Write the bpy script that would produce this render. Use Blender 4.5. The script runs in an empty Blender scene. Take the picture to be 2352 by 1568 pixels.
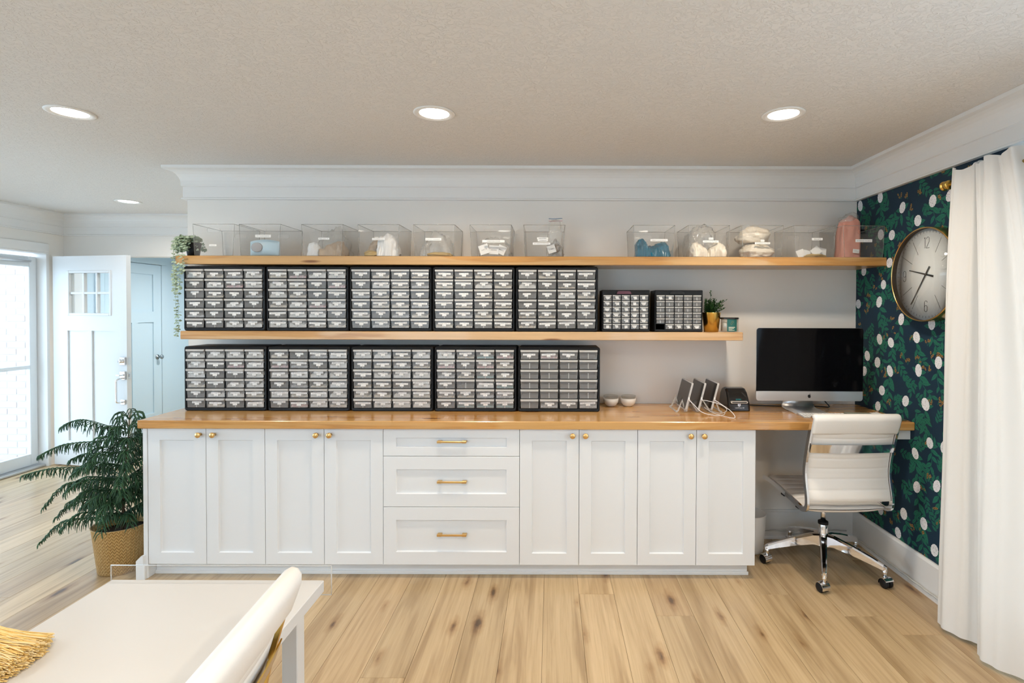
import bpy, math, random
from mathutils import Vector, Matrix, noise
R = math.radians
rnd = random.Random(7)
SC = bpy.context.scene
COL = SC.collection

# ------------------------------------------------------------------ camera
CZ = 1.53
F_PX = 1210.0
cam_d = bpy.data.cameras.new('camera')
cam = bpy.data.objects.new('camera', cam_d)
COL.objects.link(cam)
cam_d.sensor_width = 36.0
cam_d.lens = F_PX / 2352 * 36.0
PITCH, ROLL = R(0.8), R(0.15)
cam_d.shift_x = -(1266 - 1176) / 2352
cam_d.shift_y = -(784 - (712 + F_PX * math.tan(PITCH))) / 2352
cam_d.clip_start = 0.05
cam.location = (0, 0, CZ)
cam.rotation_euler = (Matrix.Rotation(R(90) - PITCH, 3, 'X') @ Matrix.Rotation(ROLL, 3, 'Z')).to_euler()
SC.camera = cam

# ------------------------------------------------------------------ world and colour
world = bpy.data.worlds.new('world'); SC.world = world
world.use_nodes = True
bg = world.node_tree.nodes['Background']
bg.inputs[0].default_value = (0.62, 0.805, 1.0, 1)
bg.inputs[1].default_value = 7.0
SC.view_settings.view_transform = 'Standard'
SC.view_settings.look = 'None'
SC.view_settings.exposure = -0.22
SC.view_settings.gamma = 1.0
SC.view_settings.use_curve_mapping = False
SC.cycles.use_denoising = True
SC.cycles.use_adaptive_sampling = True
SC.cycles.adaptive_threshold = 0.06
SC.cycles.max_bounces = 8
SC.cycles.diffuse_bounces = 4
SC.cycles.glossy_bounces = 4
SC.cycles.transmission_bounces = 8
SC.cycles.transparent_max_bounces = 14
SC.cycles.use_light_tree = False
SC.cycles.caustics_reflective = False
SC.cycles.caustics_refractive = False

CEIL = 2.47
WALLY, RWX, LWX, FWY, BWY, WEND = 3.541, 2.048, -4.9, 5.3, -2.2, -2.44

def portal(loc, rot, sx, sy):
    l = bpy.data.lights.new('window_daylight', 'AREA')
    l.shape = 'RECTANGLE'; l.size = sx; l.size_y = sy
    l.cycles.is_portal = True
    o = bpy.data.objects.new('window_daylight', l); COL.objects.link(o)
    o.location = loc; o.rotation_euler = rot
portal((LWX - 0.1, 1.85, 1.2), (0, R(-90), 0), 1.95, 2.8)
portal((LWX - 0.12, 4.52, 1.03), (0, R(-90), 0), 2.05, 0.96)
portal((-2.6, BWY - 0.1, 1.4), (R(90), 0, 0), 2.6, 1.6)
portal((1.35, BWY - 0.1, 1.4), (R(90), 0, 0), 0.9, 1.6)
portal((RWX + 0.14, 1.4, 1.15), (0, R(90), 0), 1.9, 1.9)

# ------------------------------------------------------------------ materials
MATS = {}
def nt(name):
    m = bpy.data.materials.new(name); m.use_nodes = True
    t = m.node_tree
    return m, t, t.nodes, t.links, t.nodes['Principled BSDF']
def pm(name, col, rough=0.5, metal=0.0, coat=0.0, spec=0.5, bump=None, emit=None, trans=0.0, sheen=0.0):
    if name in MATS: return MATS[name]
    m, t, n, l, b = nt(name)
    b.inputs['Base Color'].default_value = (*col, 1)
    b.inputs['Roughness'].default_value = rough
    b.inputs['Metallic'].default_value = metal
    b.inputs['Coat Weight'].default_value = coat
    b.inputs['Specular IOR Level'].default_value = spec
    b.inputs['Transmission Weight'].default_value = trans
    b.inputs['Sheen Weight'].default_value = sheen
    if emit:
        b.inputs['Emission Color'].default_value = (*emit[0], 1); b.inputs['Emission Strength'].default_value = emit[1]
    if bump:
        tc = n.new('ShaderNodeTexCoord'); no = n.new('ShaderNodeTexNoise'); bp = n.new('ShaderNodeBump')
        no.inputs['Scale'].default_value = bump[0]; no.inputs['Detail'].default_value = bump[2] if len(bump) > 2 else 3
        bp.inputs['Strength'].default_value = bump[1]; bp.inputs['Distance'].default_value = 0.004
        l.new(tc.outputs['Object'], no.inputs['Vector']); l.new(no.outputs['Fac'], bp.inputs['Height']); l.new(bp.outputs[0], b.inputs['Normal'])
    MATS[name] = m
    return m
def clear(name, tint=(1, 1, 1), fac=0.9, rough=0.03, body=(1, 1, 1), body_w=0.0):
    """thin clear sheet: mostly transparent, with a fresnel gloss and a little body colour"""
    if name in MATS: return MATS[name]
    m = bpy.data.materials.new(name); m.use_nodes = True
    t = m.node_tree; n, l = t.nodes, t.links
    n.remove(n['Principled BSDF']); out = n['Material Output']
    tr = n.new('ShaderNodeBsdfTransparent'); tr.inputs[0].default_value = (*tint, 1)
    gl = n.new('ShaderNodeBsdfGlossy'); gl.inputs['Roughness'].default_value = rough
    df = n.new('ShaderNodeBsdfDiffuse'); df.inputs[0].default_value = (*body, 1)
    m1 = n.new('ShaderNodeMixShader'); m1.inputs[0].default_value = body_w
    l.new(tr.outputs[0], m1.inputs[1]); l.new(df.outputs[0], m1.inputs[2])
    ge = n.new('ShaderNodeNewGeometry'); dp = n.new('ShaderNodeVectorMath'); dp.operation = 'DOT_PRODUCT'
    l.new(ge.outputs['Normal'], dp.inputs[0]); l.new(ge.outputs['Incoming'], dp.inputs[1])
    sch = math_n(n, l, 'POWER', math_n(n, l, 'SUBTRACT', 1.0, math_n(n, l, 'ABSOLUTE', dp.outputs['Value'])), 5.0)
    fr_ = math_n(n, l, 'MULTIPLY_ADD', sch, 0.94)
    fr_.node.inputs[2].default_value = 0.035
    mu = n.new('ShaderNodeMath'); mu.operation = 'MULTIPLY'; mu.inputs[1].default_value = fac
    l.new(fr_, mu.inputs[0])
    m2 = n.new('ShaderNodeMixShader')
    l.new(mu.outputs[0], m2.inputs[0]); l.new(m1.outputs[0], m2.inputs[1]); l.new(gl.outputs[0], m2.inputs[2])
    l.new(m2.outputs[0], out.inputs['Surface'])
    MATS[name] = m
    return m
def ramp(n, stops):
    r = n.new('ShaderNodeValToRGB'); e = r.color_ramp.elements
    while len(e) > 1: e.remove(e[0])
    e[0].position = stops[0][0]; e[0].color = (*stops[0][1], 1)
    for p, c in stops[1:]:
        x = e.new(p); x.color = (*c, 1)
    return r
def mixc(n, l, fac, a, b, blend='MIX'):
    x = n.new('ShaderNodeMix'); x.data_type = 'RGBA'; x.blend_type = blend
    if isinstance(fac, (int, float)): x.inputs[0].default_value = fac
    else: l.new(fac, x.inputs[0])
    for k, v in ((6, a), (7, b)):
        if isinstance(v, tuple): x.inputs[k].default_value = (*v, 1)
        else: l.new(v, x.inputs[k])
    return x.outputs[2]
def mapping(n, l, src, scale, loc=(0, 0, 0)):
    mp = n.new('ShaderNodeMapping'); mp.inputs['Scale'].default_value = scale; mp.inputs['Location'].default_value = loc
    l.new(src, mp.inputs[0]); return mp.outputs[0]
def noisen(n, l, vec, scale=1, detail=4, rough=0.5, dist=0.0):
    x = n.new('ShaderNodeTexNoise'); x.inputs['Scale'].default_value = scale; x.inputs['Detail'].default_value = detail
    x.inputs['Roughness'].default_value = rough; x.inputs['Distortion'].default_value = dist
    l.new(vec, x.inputs['Vector']); return x.outputs['Fac']
def math_n(n, l, op, a, b=None):
    x = n.new('ShaderNodeMath'); x.operation = op
    for k, v in ((0, a), (1, b)):
        if v is None: continue
        if isinstance(v, (int, float)): x.inputs[k].default_value = v
        else: l.new(v, x.inputs[k])
    return x.outputs[0]

def slab_wood(name, pale, mid, dark, rough, off):
    """long solid-wood slab, grain along X, pale sapwood and darker heartwood zones, knots"""
    m, t, n, l, b = nt(name)
    tc = n.new('ShaderNodeTexCoord').outputs['Object']
    grain = noisen(n, l, mapping(n, l, tc, (2.2, 26, 40), off), 1, 6, 0.6, 0.6)
    zone = noisen(n, l, mapping(n, l, tc, (0.9, 5, 9), (off[1], off[0], 3)), 1, 2, 0.5, 0.9)
    g = ramp(n, [(0.30, dark), (0.5, mid), (0.72, tuple(min(1, c * 1.18) for c in mid))]); l.new(grain, g.inputs[0])
    p = ramp(n, [(0.25, tuple(c * 0.84 for c in pale)), (0.7, pale)]); l.new(grain, p.inputs[0])
    z = ramp(n, [(0.47, (0, 0, 0)), (0.53, (1, 1, 1))]); l.new(zone, z.inputs[0])
    c = mixc(n, l, z.outputs[0], g.outputs[0], p.outputs[0])
    v = n.new('ShaderNodeTexVoronoi'); v.inputs['Scale'].default_value = 1; l.new(mapping(n, l, tc, (1.7, 9, 11), off), v.inputs['Vector'])
    k = ramp(n, [(0.0, (0.10, 0.045, 0.02)), (0.07, (0.32, 0.16, 0.07)), (0.13, (1, 1, 1))]); l.new(v.outputs['Distance'], k.inputs[0])
    c = mixc(n, l, 0.85, c, k.outputs[0], 'MULTIPLY')
    l.new(c, b.inputs['Base Color'])
    b.inputs['Roughness'].default_value = rough
    b.inputs['Coat Weight'].default_value = 0.5; b.inputs['Coat Roughness'].default_value = 0.07
    bp = n.new('ShaderNodeBump'); bp.inputs['Strength'].default_value = 0.06; bp.inputs['Distance'].default_value = 0.002
    l.new(grain, bp.inputs['Height']); l.new(bp.outputs[0], b.inputs['Normal'])
    return m
M_counter = slab_wood('counter_wood', (0.66, 0.375, 0.135), (0.56, 0.285, 0.085), (0.40, 0.175, 0.045), 0.26, (1.3, 7.1, 2.0))
M_shelf_a = slab_wood('upper_shelf_wood', (0.62, 0.375, 0.155), (0.52, 0.265, 0.075), (0.38, 0.17, 0.045), 0.40, (4.3, 2.1, 0.4))
M_shelf_b = slab_wood('lower_shelf_wood', (0.70, 0.46, 0.245), (0.57, 0.315, 0.115), (0.42, 0.20, 0.06), 0.40, (8.6, 5.2, 1.7))

def plank_wood():
    m, t, n, l, b = nt('floor_oak')
    tc = n.new('ShaderNodeTexCoord').outputs['Object']
    oi = n.new('ShaderNodeObjectInfo').outputs['Random']
    cb = n.new('ShaderNodeCombineXYZ')
    l.new(math_n(n, l, 'MULTIPLY', oi, 137.0), cb.inputs[0]); l.new(math_n(n, l, 'MULTIPLY', oi, 71.0), cb.inputs[1])
    va = n.new('ShaderNodeVectorMath'); va.operation = 'ADD'; l.new(tc, va.inputs[0]); l.new(cb.outputs[0], va.inputs[1])
    p = va.outputs[0]
    grain = noisen(n, l, mapping(n, l, p, (52, 1.5, 1)), 1, 8, 0.66, 0.35)
    broad = noisen(n, l, mapping(n, l, p, (9, 0.75, 1)), 1, 3, 0.5, 1.2)
    g = ramp(n, [(0.28, (0.41, 0.292, 0.162)), (0.5, (0.56, 0.418, 0.248)), (0.75, (0.655, 0.503, 0.315))]); l.new(grain, g.inputs[0])
    br = ramp(n, [(0.32, (0.66, 0.60, 0.52)), (0.52, (1, 1, 1))]); l.new(broad, br.inputs[0])
    c = mixc(n, l, 0.8, g.outputs[0], br.outputs[0], 'MULTIPLY')
    tint = ramp(n, [(0.0, (0.74, 0.67, 0.60)), (0.3, (1.0, 0.95, 0.88)), (0.6, (0.88, 0.85, 0.79)), (1.0, (1.12, 1.08, 1.02))])
    l.new(math_n(n, l, 'FRACT', math_n(n, l, 'MULTIPLY', oi, 17.3)), tint.inputs[0])
    c = mixc(n, l, 1.0, c, tint.outputs[0], 'MULTIPLY')
    v = n.new('ShaderNodeTexVoronoi'); v.voronoi_dimensions = '2D'; v.inputs['Scale'].default_value = 1; l.new(mapping(n, l, p, (5.0, 1.5, 1)), v.inputs['Vector'])
    cr = n.new('ShaderNodeSeparateColor'); l.new(v.outputs['Color'], cr.inputs[0])
    wob = noisen(n, l, mapping(n, l, p, (30, 18, 1)), 1, 3)
    vd = math_n(n, l, 'ADD', math_n(n, l, 'ADD', v.outputs['Distance'], math_n(n, l, 'MULTIPLY', wob, 0.13)), math_n(n, l, 'MULTIPLY', cr.outputs[0], 0.11))
    crk = noisen(n, l, mapping(n, l, p, (26, 0.55, 1), (3, 9, 0)), 1, 3, 0.5, 0.8)
    ck_ = ramp(n, [(0.235, (0.30, 0.20, 0.13)), (0.262, (1, 1, 1))]); l.new(crk, ck_.inputs[0])
    k = ramp(n, [(0.115, (0.14, 0.085, 0.05)), (0.145, (0.42, 0.30, 0.20)), (0.19, (0.80, 0.72, 0.63)), (0.28, (1, 1, 1))]); l.new(vd, k.inputs[0])
    c = mixc(n, l, 0.9, c, k.outputs[0], 'MULTIPLY')
    c = mixc(n, l, 0.8, c, ck_.outputs[0], 'MULTIPLY')
    l.new(c, b.inputs['Base Color'])
    b.inputs['Roughness'].default_value = 0.38; b.inputs['Specular IOR Level'].default_value = 0.5; b.inputs['Coat Weight'].default_value = 0.35; b.inputs['Coat Roughness'].default_value = 0.22
    bp = n.new('ShaderNodeBump'); bp.inputs['Strength'].default_value = 0.10; bp.inputs['Distance'].default_value = 0.002
    l.new(grain, bp.inputs['Height']); l.new(bp.outputs[0], b.inputs['Normal'])
    return m
M_plank = plank_wood()

def ceiling_mat():
    m, t, n, l, b = nt('ceiling_plaster')
    tc = n.new('ShaderNodeTexCoord').outputs['Object']
    b.inputs['Base Color'].default_value = (0.80, 0.775, 0.745, 1); b.inputs['Roughness'].default_value = 0.9
    a = noisen(n, l, tc, 38, 5, 0.6, 1.4)
    r = ramp(n, [(0.48, (0, 0, 0)), (0.58, (1, 1, 1))]); l.new(a, r.inputs[0])
    bp = n.new('ShaderNodeBump'); bp.inputs['Strength'].default_value = 0.5; bp.inputs['Distance'].default_value = 0.004
    l.new(r.outputs[0], bp.inputs['Height']); l.new(bp.outputs[0], b.inputs['Normal'])
    return m
M_ceil = ceiling_mat()
M_wall = pm('wall_paint', (0.88, 0.85, 0.805), 0.75, bump=(260, 0.04))
M_trim = pm('trim_paint', (0.86, 0.855, 0.84), 0.38)
M_cab = pm('cabinet_paint', (0.785, 0.81, 0.835), 0.36)
M_blue = pm('blue_paint', (0.57, 0.72, 0.82), 0.6)
M_bluedoor = pm('blue_door_paint', (0.56, 0.71, 0.81), 0.4)
M_navy = pm('wallpaper_navy', (0.0016, 0.024, 0.050), 0.75)
M_leaf = pm('wallpaper_leaf', (0.012, 0.150, 0.095), 0.75)
M_leafd = pm('wallpaper_leaf_vein', (0.004, 0.055, 0.052), 0.75)
M_flower = pm('wallpaper_flower', (0.86, 0.86, 0.88), 0.75)
M_fdot = pm('wallpaper_ink', (0.02, 0.022, 0.025), 0.75)
M_berry = pm('wallpaper_berry', (0.36, 0.20, 0.055), 0.75)
M_black = pm('black_plastic', (0.010, 0.011, 0.013), 0.45, spec=0.25)
M_blackg = pm('black_gloss', (0.008, 0.008, 0.009), 0.12, coat=0.3)
M_screen = pm('screen_glass', (0.003, 0.003, 0.004), 0.05, spec=0.10)
M_alu = pm('aluminium', (0.72, 0.72, 0.73), 0.32, 0.85)
M_chrome = pm('chrome', (0.86, 0.86, 0.88), 0.07, 1.0)
M_brass = pm('brass', (0.78, 0.50, 0.20), 0.28, 1.0)
M_gold = pm('gold_metal', (0.72, 0.47, 0.12), 0.24, 1.0)
M_leather = pm('white_leather', (0.84, 0.82, 0.79), 0.42, bump=(180, 0.05))
M_white = pm('white_plastic', (0.85, 0.85, 0.85), 0.35)
M_paper = pm('white_paper', (0.88, 0.88, 0.87), 0.7)
M_ink = pm('grey_print', (0.30, 0.30, 0.30), 0.7)
M_inkd = pm('dark_print', (0.08, 0.08, 0.08), 0.7)
M_clear = clear('clear_acrylic', (0.99, 0.99, 0.987), 0.9, 0.02, (1.0, 1.0, 1.0), 0.02)
M_edge = clear('acrylic_edge', (0.80, 0.79, 0.78), 1.0, 0.05, (0.66, 0.65, 0.63), 0.30)
M_glass = clear('window_glass', (0.97, 0.985, 0.985), 0.9, 0.0)
M_film = clear('plastic_film', (0.97, 0.97, 0.96), 1.6, 0.12, (0.95, 0.93, 0.90), 0.22)
M_drawer = clear('smoky_drawer_plastic', (0.92, 0.925, 0.93), 0.8, 0.22, (0.56, 0.565, 0.57), 0.33)
M_lip = clear('drawer_lip_plastic', (0.7, 0.7, 0.7), 1.0, 0.25, (0.68, 0.675, 0.66), 0.80)
M_ceramic = pm('ceramic', (0.80, 0.76, 0.70), 0.25)
M_soil = pm('soil', (0.035, 0.022, 0.014), 0.95, bump=(90, 0.6))
M_bark = pm('bark', (0.11, 0.075, 0.045), 0.9)

# ------------------------------------------------------------------ mesh builder
class MB:
    def __init__(s): s.v, s.f, s.m, s.s = [], [], [], []
    def add(s, vs, fs, m=0, sm=False, xf=None):
        o = len(s.v)
        s.v += [tuple(xf @ Vector(p)) for p in vs] if xf else [tuple(p) for p in vs]
        for f in fs:
            s.f.append([i + o for i in f]); s.m.append(m); s.s.append(sm)
    def box(s, x0, x1, y0, y1, z0, z1, m=0, bev=0.0, xf=None):
        if bev <= 0:
            vs = [(x, y, z) for z in (z0, z1) for y in (y0, y1) for x in (x0, x1)]
            fs = [(0, 2, 3, 1), (4, 5, 7, 6), (0, 1, 5, 4), (2, 6, 7, 3), (0, 4, 6, 2), (1, 3, 7, 5)]
            s.add(vs, fs, m, False, xf); return
        c = ((x0 + x1) / 2, (y0 + y1) / 2, (z0 + z1) / 2); h = ((x1 - x0) / 2, (y1 - y0) / 2, (z1 - z0) / 2)
        b = min(bev, *(k * 0.49 for k in h))
        vs, idx = [], {}
        for sx in (-1, 1):
            for sy in (-1, 1):
                for sz in (-1, 1):
                    for a in range(3):
                        d = [h[0], h[1], h[2]]
                        for q in range(3):
                            if q != a: d[q] -= b
                        idx[(sx, sy, sz, a)] = len(vs)
                        vs.append((c[0] + sx * d[0], c[1] + sy * d[1], c[2] + sz * d[2]))
        fs = []
        for a in range(3):
            o1, o2 = (a + 1) % 3, (a + 2) % 3
            for sg in (-1, 1):
                q = []
                for (p1, p2) in ((-1, -1), (1, -1), (1, 1), (-1, 1)):
                    k = [0, 0, 0]; k[a] = sg; k[o1] = p1; k[o2] = p2; q.append(idx[(*k, a)])
                fs.append(q if sg > 0 else q[::-1])
            for p1 in (-1, 1):
                for p2 in (-1, 1):
                    k0 = [0, 0, 0]; k0[a] = -1; k0[o1] = p1; k0[o2] = p2
                    k1 = list(k0); k1[a] = 1
                    q = [idx[(*k0, o1)], idx[(*k1, o1)], idx[(*k1, o2)], idx[(*k0, o2)]]
                    fs.append(q if p1 * p2 < 0 else q[::-1])
        for sx in (-1, 1):
            for sy in (-1, 1):
                for sz in (-1, 1):
                    q = [idx[(sx, sy, sz, a)] for a in range(3)]
                    fs.append(q if sx * sy * sz > 0 else q[::-1])
        s.add(vs, fs, m, False, xf)
    def lathe(s, prof, n=32, c=(0, 0, 0), m=0, sm=True, xf=None, cap=True):
        vs, fs = [], []
        for (r, z) in prof:
            for i in range(n):
                a = 2 * math.pi * i / n
                vs.append((c[0] + r * math.cos(a), c[1] + r * math.sin(a), c[2] + z))
        for j in range(len(prof) - 1):
            for i in range(n):
                k = (i + 1) % n
                fs.append((j * n + i, j * n + k, (j + 1) * n + k, (j + 1) * n + i))
        if cap and prof[0][0] > 1e-6: fs.append(tuple(range(n))[::-1])
        if cap and prof[-1][0] > 1e-6: fs.append(tuple((len(prof) - 1) * n + i for i in range(n)))
        s.add(vs, fs, m, sm, xf)
    def tube(s, pts, r, n=8, m=0, sm=True, closed=False, cap=True, rect=None, xf=None):
        P = [Vector(p) for p in pts]; N = len(P)
        rs = r if isinstance(r, (list, tuple)) else [r] * N
        up = Vector((0, 0, 1)); vs, fs = [], []
        u = None
        for i in range(N):
            if closed: t = P[(i + 1) % N] - P[i - 1]
            else: t = P[min(i + 1, N - 1)] - P[max(i - 1, 0)]
            t.normalize()
            if u is None:
                u = t.cross(up)
                if u.length < 1e-3: u = t.cross(Vector((0, 1, 0)))
            else: u = u - t * u.dot(t)
            u.normalize(); w = t.cross(u)
            if rect:
                for (a, b) in ((-1, -1), (1, -1), (1, 1), (-1, 1)):
                    vs.append(P[i] + u * rect[0] * a * rs[i] + w * rect[1] * b * rs[i])
            else:
                for k in range(n):
                    a = 2 * math.pi * k / n
                    vs.append(P[i] + (u * math.cos(a) + w * math.sin(a)) * rs[i])
        q = 4 if rect else n
        for i in range(N if closed else N - 1):
            j = (i + 1) % N
            for k in range(q):
                k2 = (k + 1) % q
                fs.append((i * q + k, i * q + k2, j * q + k2, j * q + k))
        if cap and not closed:
            fs.append(tuple(range(q))[::-1]); fs.append(tuple((N - 1) * q + k for k in range(q)))
        s.add(vs, fs, m, sm and not rect, xf)
    def prism(s, poly, d0, d1, ax='y', m=0, sm=False, xf=None):
        """poly: list of (a,b); ax = extrusion axis; (a,b) map to the other two axes in xyz order"""
        n = len(poly)
        def P(a, b, d): return {'x': (d, a, b), 'y': (a, d, b), 'z': (a, b, d)}[ax]
        vs = [P(a, b, d0) for a, b in poly] + [P(a, b, d1) for a, b in poly]
        fs = [tuple(range(n)), tuple(range(2 * n - 1, n - 1, -1))]
        for i in range(n):
            k = (i + 1) % n
            fs.append((i, i + n, k + n, k))
        s.add(vs, fs, m, sm, xf)
    def grid(s, fn, nu, nv, m=0, sm=True, flip=False):
        vs = [fn(i / nu, j / nv) for j in range(nv + 1) for i in range(nu + 1)]
        fs = []
        for j in range(nv):
            for i in range(nu):
                a = j * (nu + 1) + i
                q = (a, a + 1, a + nu + 2, a + nu + 1)
                fs.append(q[::-1] if flip else q)
        s.add(vs, fs, m, sm)
    def mesh(s, name, mats):
        me = bpy.data.meshes.new(name)
        me.from_pydata(s.v, [], s.f)
        for m in (mats if isinstance(mats, (list, tuple)) else [mats]): me.materials.append(m)
        me.polygons.foreach_set('material_index', s.m)
        me.polygons.foreach_set('use_smooth', s.s)
        me.validate(); me.update()
        return me
    def build(s, name, mats, parent=None, loc=None, rot=None, fix=True):
        me = s.mesh(name, mats)
        if fix:
            import bmesh
            bm = bmesh.new(); bm.from_mesh(me); bmesh.ops.recalc_face_normals(bm, faces=bm.faces); bm.to_mesh(me); bm.free()
        return obj(name, me, parent, loc, rot)
def obj(name, me, parent=None, loc=None, rot=None):
    o = bpy.data.objects.new(name, me); COL.objects.link(o)
    if parent: o.parent = parent
    if loc: o.location = loc
    if rot: o.rotation_euler = rot
    return o
def empty(name, loc=(0, 0, 0), rot=None):
    o = bpy.data.objects.new(name, None); COL.objects.link(o); o.empty_display_size = 0.05
    o.location = loc
    if rot: o.rotation_euler = rot
    return o
def tag(o, label=None, cat=None, group=None, kind=None):
    if label: o['label'] = label
    if cat: o['category'] = cat
    if group: o['group'] = group
    if kind: o['kind'] = kind
    return o
def text_mesh(body, size, mat, extrude=0.0003):
    cu = bpy.data.curves.new('lettering', 'FONT'); cu.body = body; cu.size = size
    cu.align_x = 'CENTER'; cu.align_y = 'CENTER'; cu.extrude = extrude; cu.resolution_u = 3
    o = bpy.data.objects.new('lettering', cu); COL.objects.link(o)
    bpy.context.view_layer.update()
    me = bpy.data.meshes.new_from_object(o.evaluated_get(bpy.context.evaluated_depsgraph_get()))
    bpy.data.objects.remove(o); bpy.data.curves.remove(cu)
    me.materials.clear(); me.materials.append(mat)
    return me
def arc(c, r, a0, a1, n): return [(c[0] + r * math.cos(a0 + (a1 - a0) * i / n), c[1] + r * math.sin(a0 + (a1 - a0) * i / n)) for i in range(n + 1)]
def rrect(x0, x1, y0, y1, r, n=4):
    return (arc((x1 - r, y1 - r), r, 0, math.pi / 2, n) + arc((x0 + r, y1 - r), r, math.pi / 2, math.pi, n)
            + arc((x0 + r, y0 + r), r, math.pi, 1.5 * math.pi, n) + arc((x1 - r, y0 + r), r, 1.5 * math.pi, 2 * math.pi, n))
def bez(p, n=16):
    """smooth Catmull-Rom curve through points"""
    P = [Vector(q) for q in p]; out = []
    for i in range(len(P) - 1):
        p0 = P[max(i - 1, 0)]; p1 = P[i]; p2 = P[i + 1]; p3 = P[min(i + 2, len(P) - 1)]
        for k in range(n):
            t = k / n
            out.append(0.5 * ((2 * p1) + (p2 - p0) * t + (2 * p0 - 5 * p1 + 4 * p2 - p3) * t * t + (3 * p1 - p0 - 3 * p2 + p3) * t ** 3))
    out.append(P[-1]); return out

# ================================================================== STRUCTURE
# floor slab with individual oak planks
mb = MB(); mb.box(-5.04, 2.17, BWY - 0.12, 7.42, -0.12, -0.014)
floor = tag(mb.build('floor', pm('subfloor', (0.22, 0.16, 0.10), 0.9)), kind='structure')
PW = 0.189
plank_meshes = {}
def plank_mesh(L):
    if L not in plank_meshes:
        mb = MB(); mb.box(-PW / 2 + 0.0005, PW / 2 - 0.0005, -L / 2 + 0.0006, L / 2 - 0.0006, -0.0139, 0.0, 0, 0.0008)
        plank_meshes[L] = mb.mesh('plank', M_plank)
    return plank_meshes[L]
prng = random.Random(3)
x = RWX - PW / 2 - 0.005
while x > LWX - 0.02:
    y = BWY + 0.02 - prng.choice((0.0, 0.45, 0.9, 1.3))
    while y < 7.3:
        L = prng.choice((1.35, 1.65, 1.95, 2.25))
        if y + L > BWY + 0.05:
            obj('plank', plank_mesh(L), floor, (x, y + L / 2, 0))
        y += L
    x -= PW
# ceiling
mb = MB(); mb.box(-5.04, 2.17, BWY - 0.12, 7.42, CEIL, CEIL + 0.12)
tag(mb.build('ceiling', M_ceil), kind='structure')
# walls
mb = MB(); mb.box(WEND, RWX + 0.12, WALLY, WALLY + 0.13, 0, CEIL)
tag(mb.build('wall_back', M_wall), kind='structure')
def wall_with_holes(name, axis, c0, c1, a0, a1, holes, mat, z1=CEIL):
    """wall slab; axis 'x': slab between x=c0..c1 running along y from a0..a1, holes (a,b,z0,z1)"""
    mb = MB()
    def bx(p, q, za, zb):
        if q - p < 1e-4 or zb - za < 1e-4: return
        if axis == 'x': mb.box(c0, c1, p, q, za, zb)
        else: mb.box(p, q, c0, c1, za, zb)
    cur = a0
    for (p, q, za, zb) in sorted(holes):
        bx(cur, p, 0, z1); bx(p, q, 0, za); bx(p, q, zb, z1); cur = q
    bx(cur, a1, 0, z1)
    return tag(mb.build(name, mat), kind='structure')
wall_right = wall_with_holes('wall_right', 'x', RWX, RWX + 0.13, BWY, WALLY, [(0.45, 2.35, 0.2, 2.1)], M_wall)
wall_with_holes('wall_left', 'x', LWX - 0.14, LWX, BWY, FWY, [(0.45, 3.25, 0.25, 2.2), (4.17, 5.13, 0, 2.07)], M_wall)
wall_with_holes('wall_front', 'y', BWY - 0.13, BWY, LWX - 0.14, RWX + 0.13, [(-3.9, -1.3, 0.6, 2.2), (0.9, 1.8, 0.6, 2.2)], M_wall)
wall_with_holes('wall_entry', 'y', FWY, FWY + 0.12, LWX, WEND, [(-4.8, -2.6, 0, 2.057)], M_wall)
mb = MB(); mb.box(WEND, WEND + 0.12, WALLY + 0.13, FWY + 0.12, 0, CEIL)
tag(mb.build('wall_side', M_wall), kind='structure')
# blue hall beyond the entry
mb = MB(); mb.box(LWX - 0.14, LWX, FWY, 7.42, 0, CEIL); mb.box(LWX, -2.3, 7.3, 7.42, 0, CEIL); mb.box(-2.42, -2.3, FWY + 0.12, 7.3, 0, CEIL)
tag(mb.build('wall_hall', M_blue), kind='structure')

# crown moulding: one profile swept along the room outline with mitred corners
prof = [(0.0, 2.262), (0.026, 2.262), (0.026, 2.271), (0.018, 2.276), (0.018, 2.345), (0.026, 2.349), (0.026, 2.357)]
for i in range(7):
    a = i / 6 * math.pi / 2
    prof.append((0.026 + 0.068 * (1 - math.cos(a)), 2.362 + 0.086 * math.sin(a)))
prof += [(0.102, 2.45), (0.102, 2.4695), (0.0, 2.4695)]
def sweep(name, path, prof, mat):
    mb = MB(); n = len(prof); N = len(path); vs = []
    for i, p in enumerate(path):
        p = Vector(p)
        d0 = (p - Vector(path[i - 1])).normalized() if i else None
        d1 = (Vector(path[i + 1]) - p).normalized() if i < N - 1 else None
        n0 = Vector((-d0.y, d0.x)) if d0 else None; n1 = Vector((-d1.y, d1.x)) if d1 else None
        if n0 and n1:
            m = (n0 + n1); m = m / m.dot(n0)
        else: m = n0 or n1
        for (d, z) in prof: vs.append((p.x + m.x * d, p.y + m.y * d, z))
    fs = []
    for i in range(N - 1):
        for k in range(n):
            k2 = (k + 1) % n
            fs.append((i * n + k, i * n + k2, (i + 1) * n + k2, (i + 1) * n + k))
    fs.append(tuple(range(n))); fs.append(tuple((N - 1) * n + k for k in range(n)))
    mb.add(vs, fs)
    return tag(mb.build(name, mat), kind='structure')
sweep('trim_1', [(RWX, BWY), (RWX, WALLY), (WEND, WALLY), (WEND, FWY), (LWX, FWY), (LWX, BWY), (RWX, BWY)], prof, M_trim)
# baseboards
bprof = [(0.0, 0.0), (0.03, 0.0), (0.03, 0.012), (0.027, 0.02), (0.018, 0.024), (0.018, 0.176), (0.012, 0.184), (0.010, 0.19), (0.0, 0.19)]
sweep('baseboard_right', [(RWX, 0.0), (RWX, WALLY), (1.165, WALLY)], bprof, M_trim)
sweep('baseboard_left', [(LWX, 4.06), (LWX, 3.27)], bprof, M_trim)
sweep('baseboard_hall', [(LWX, 7.3), (LWX, 6.70)], bprof, M_trim)

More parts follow.
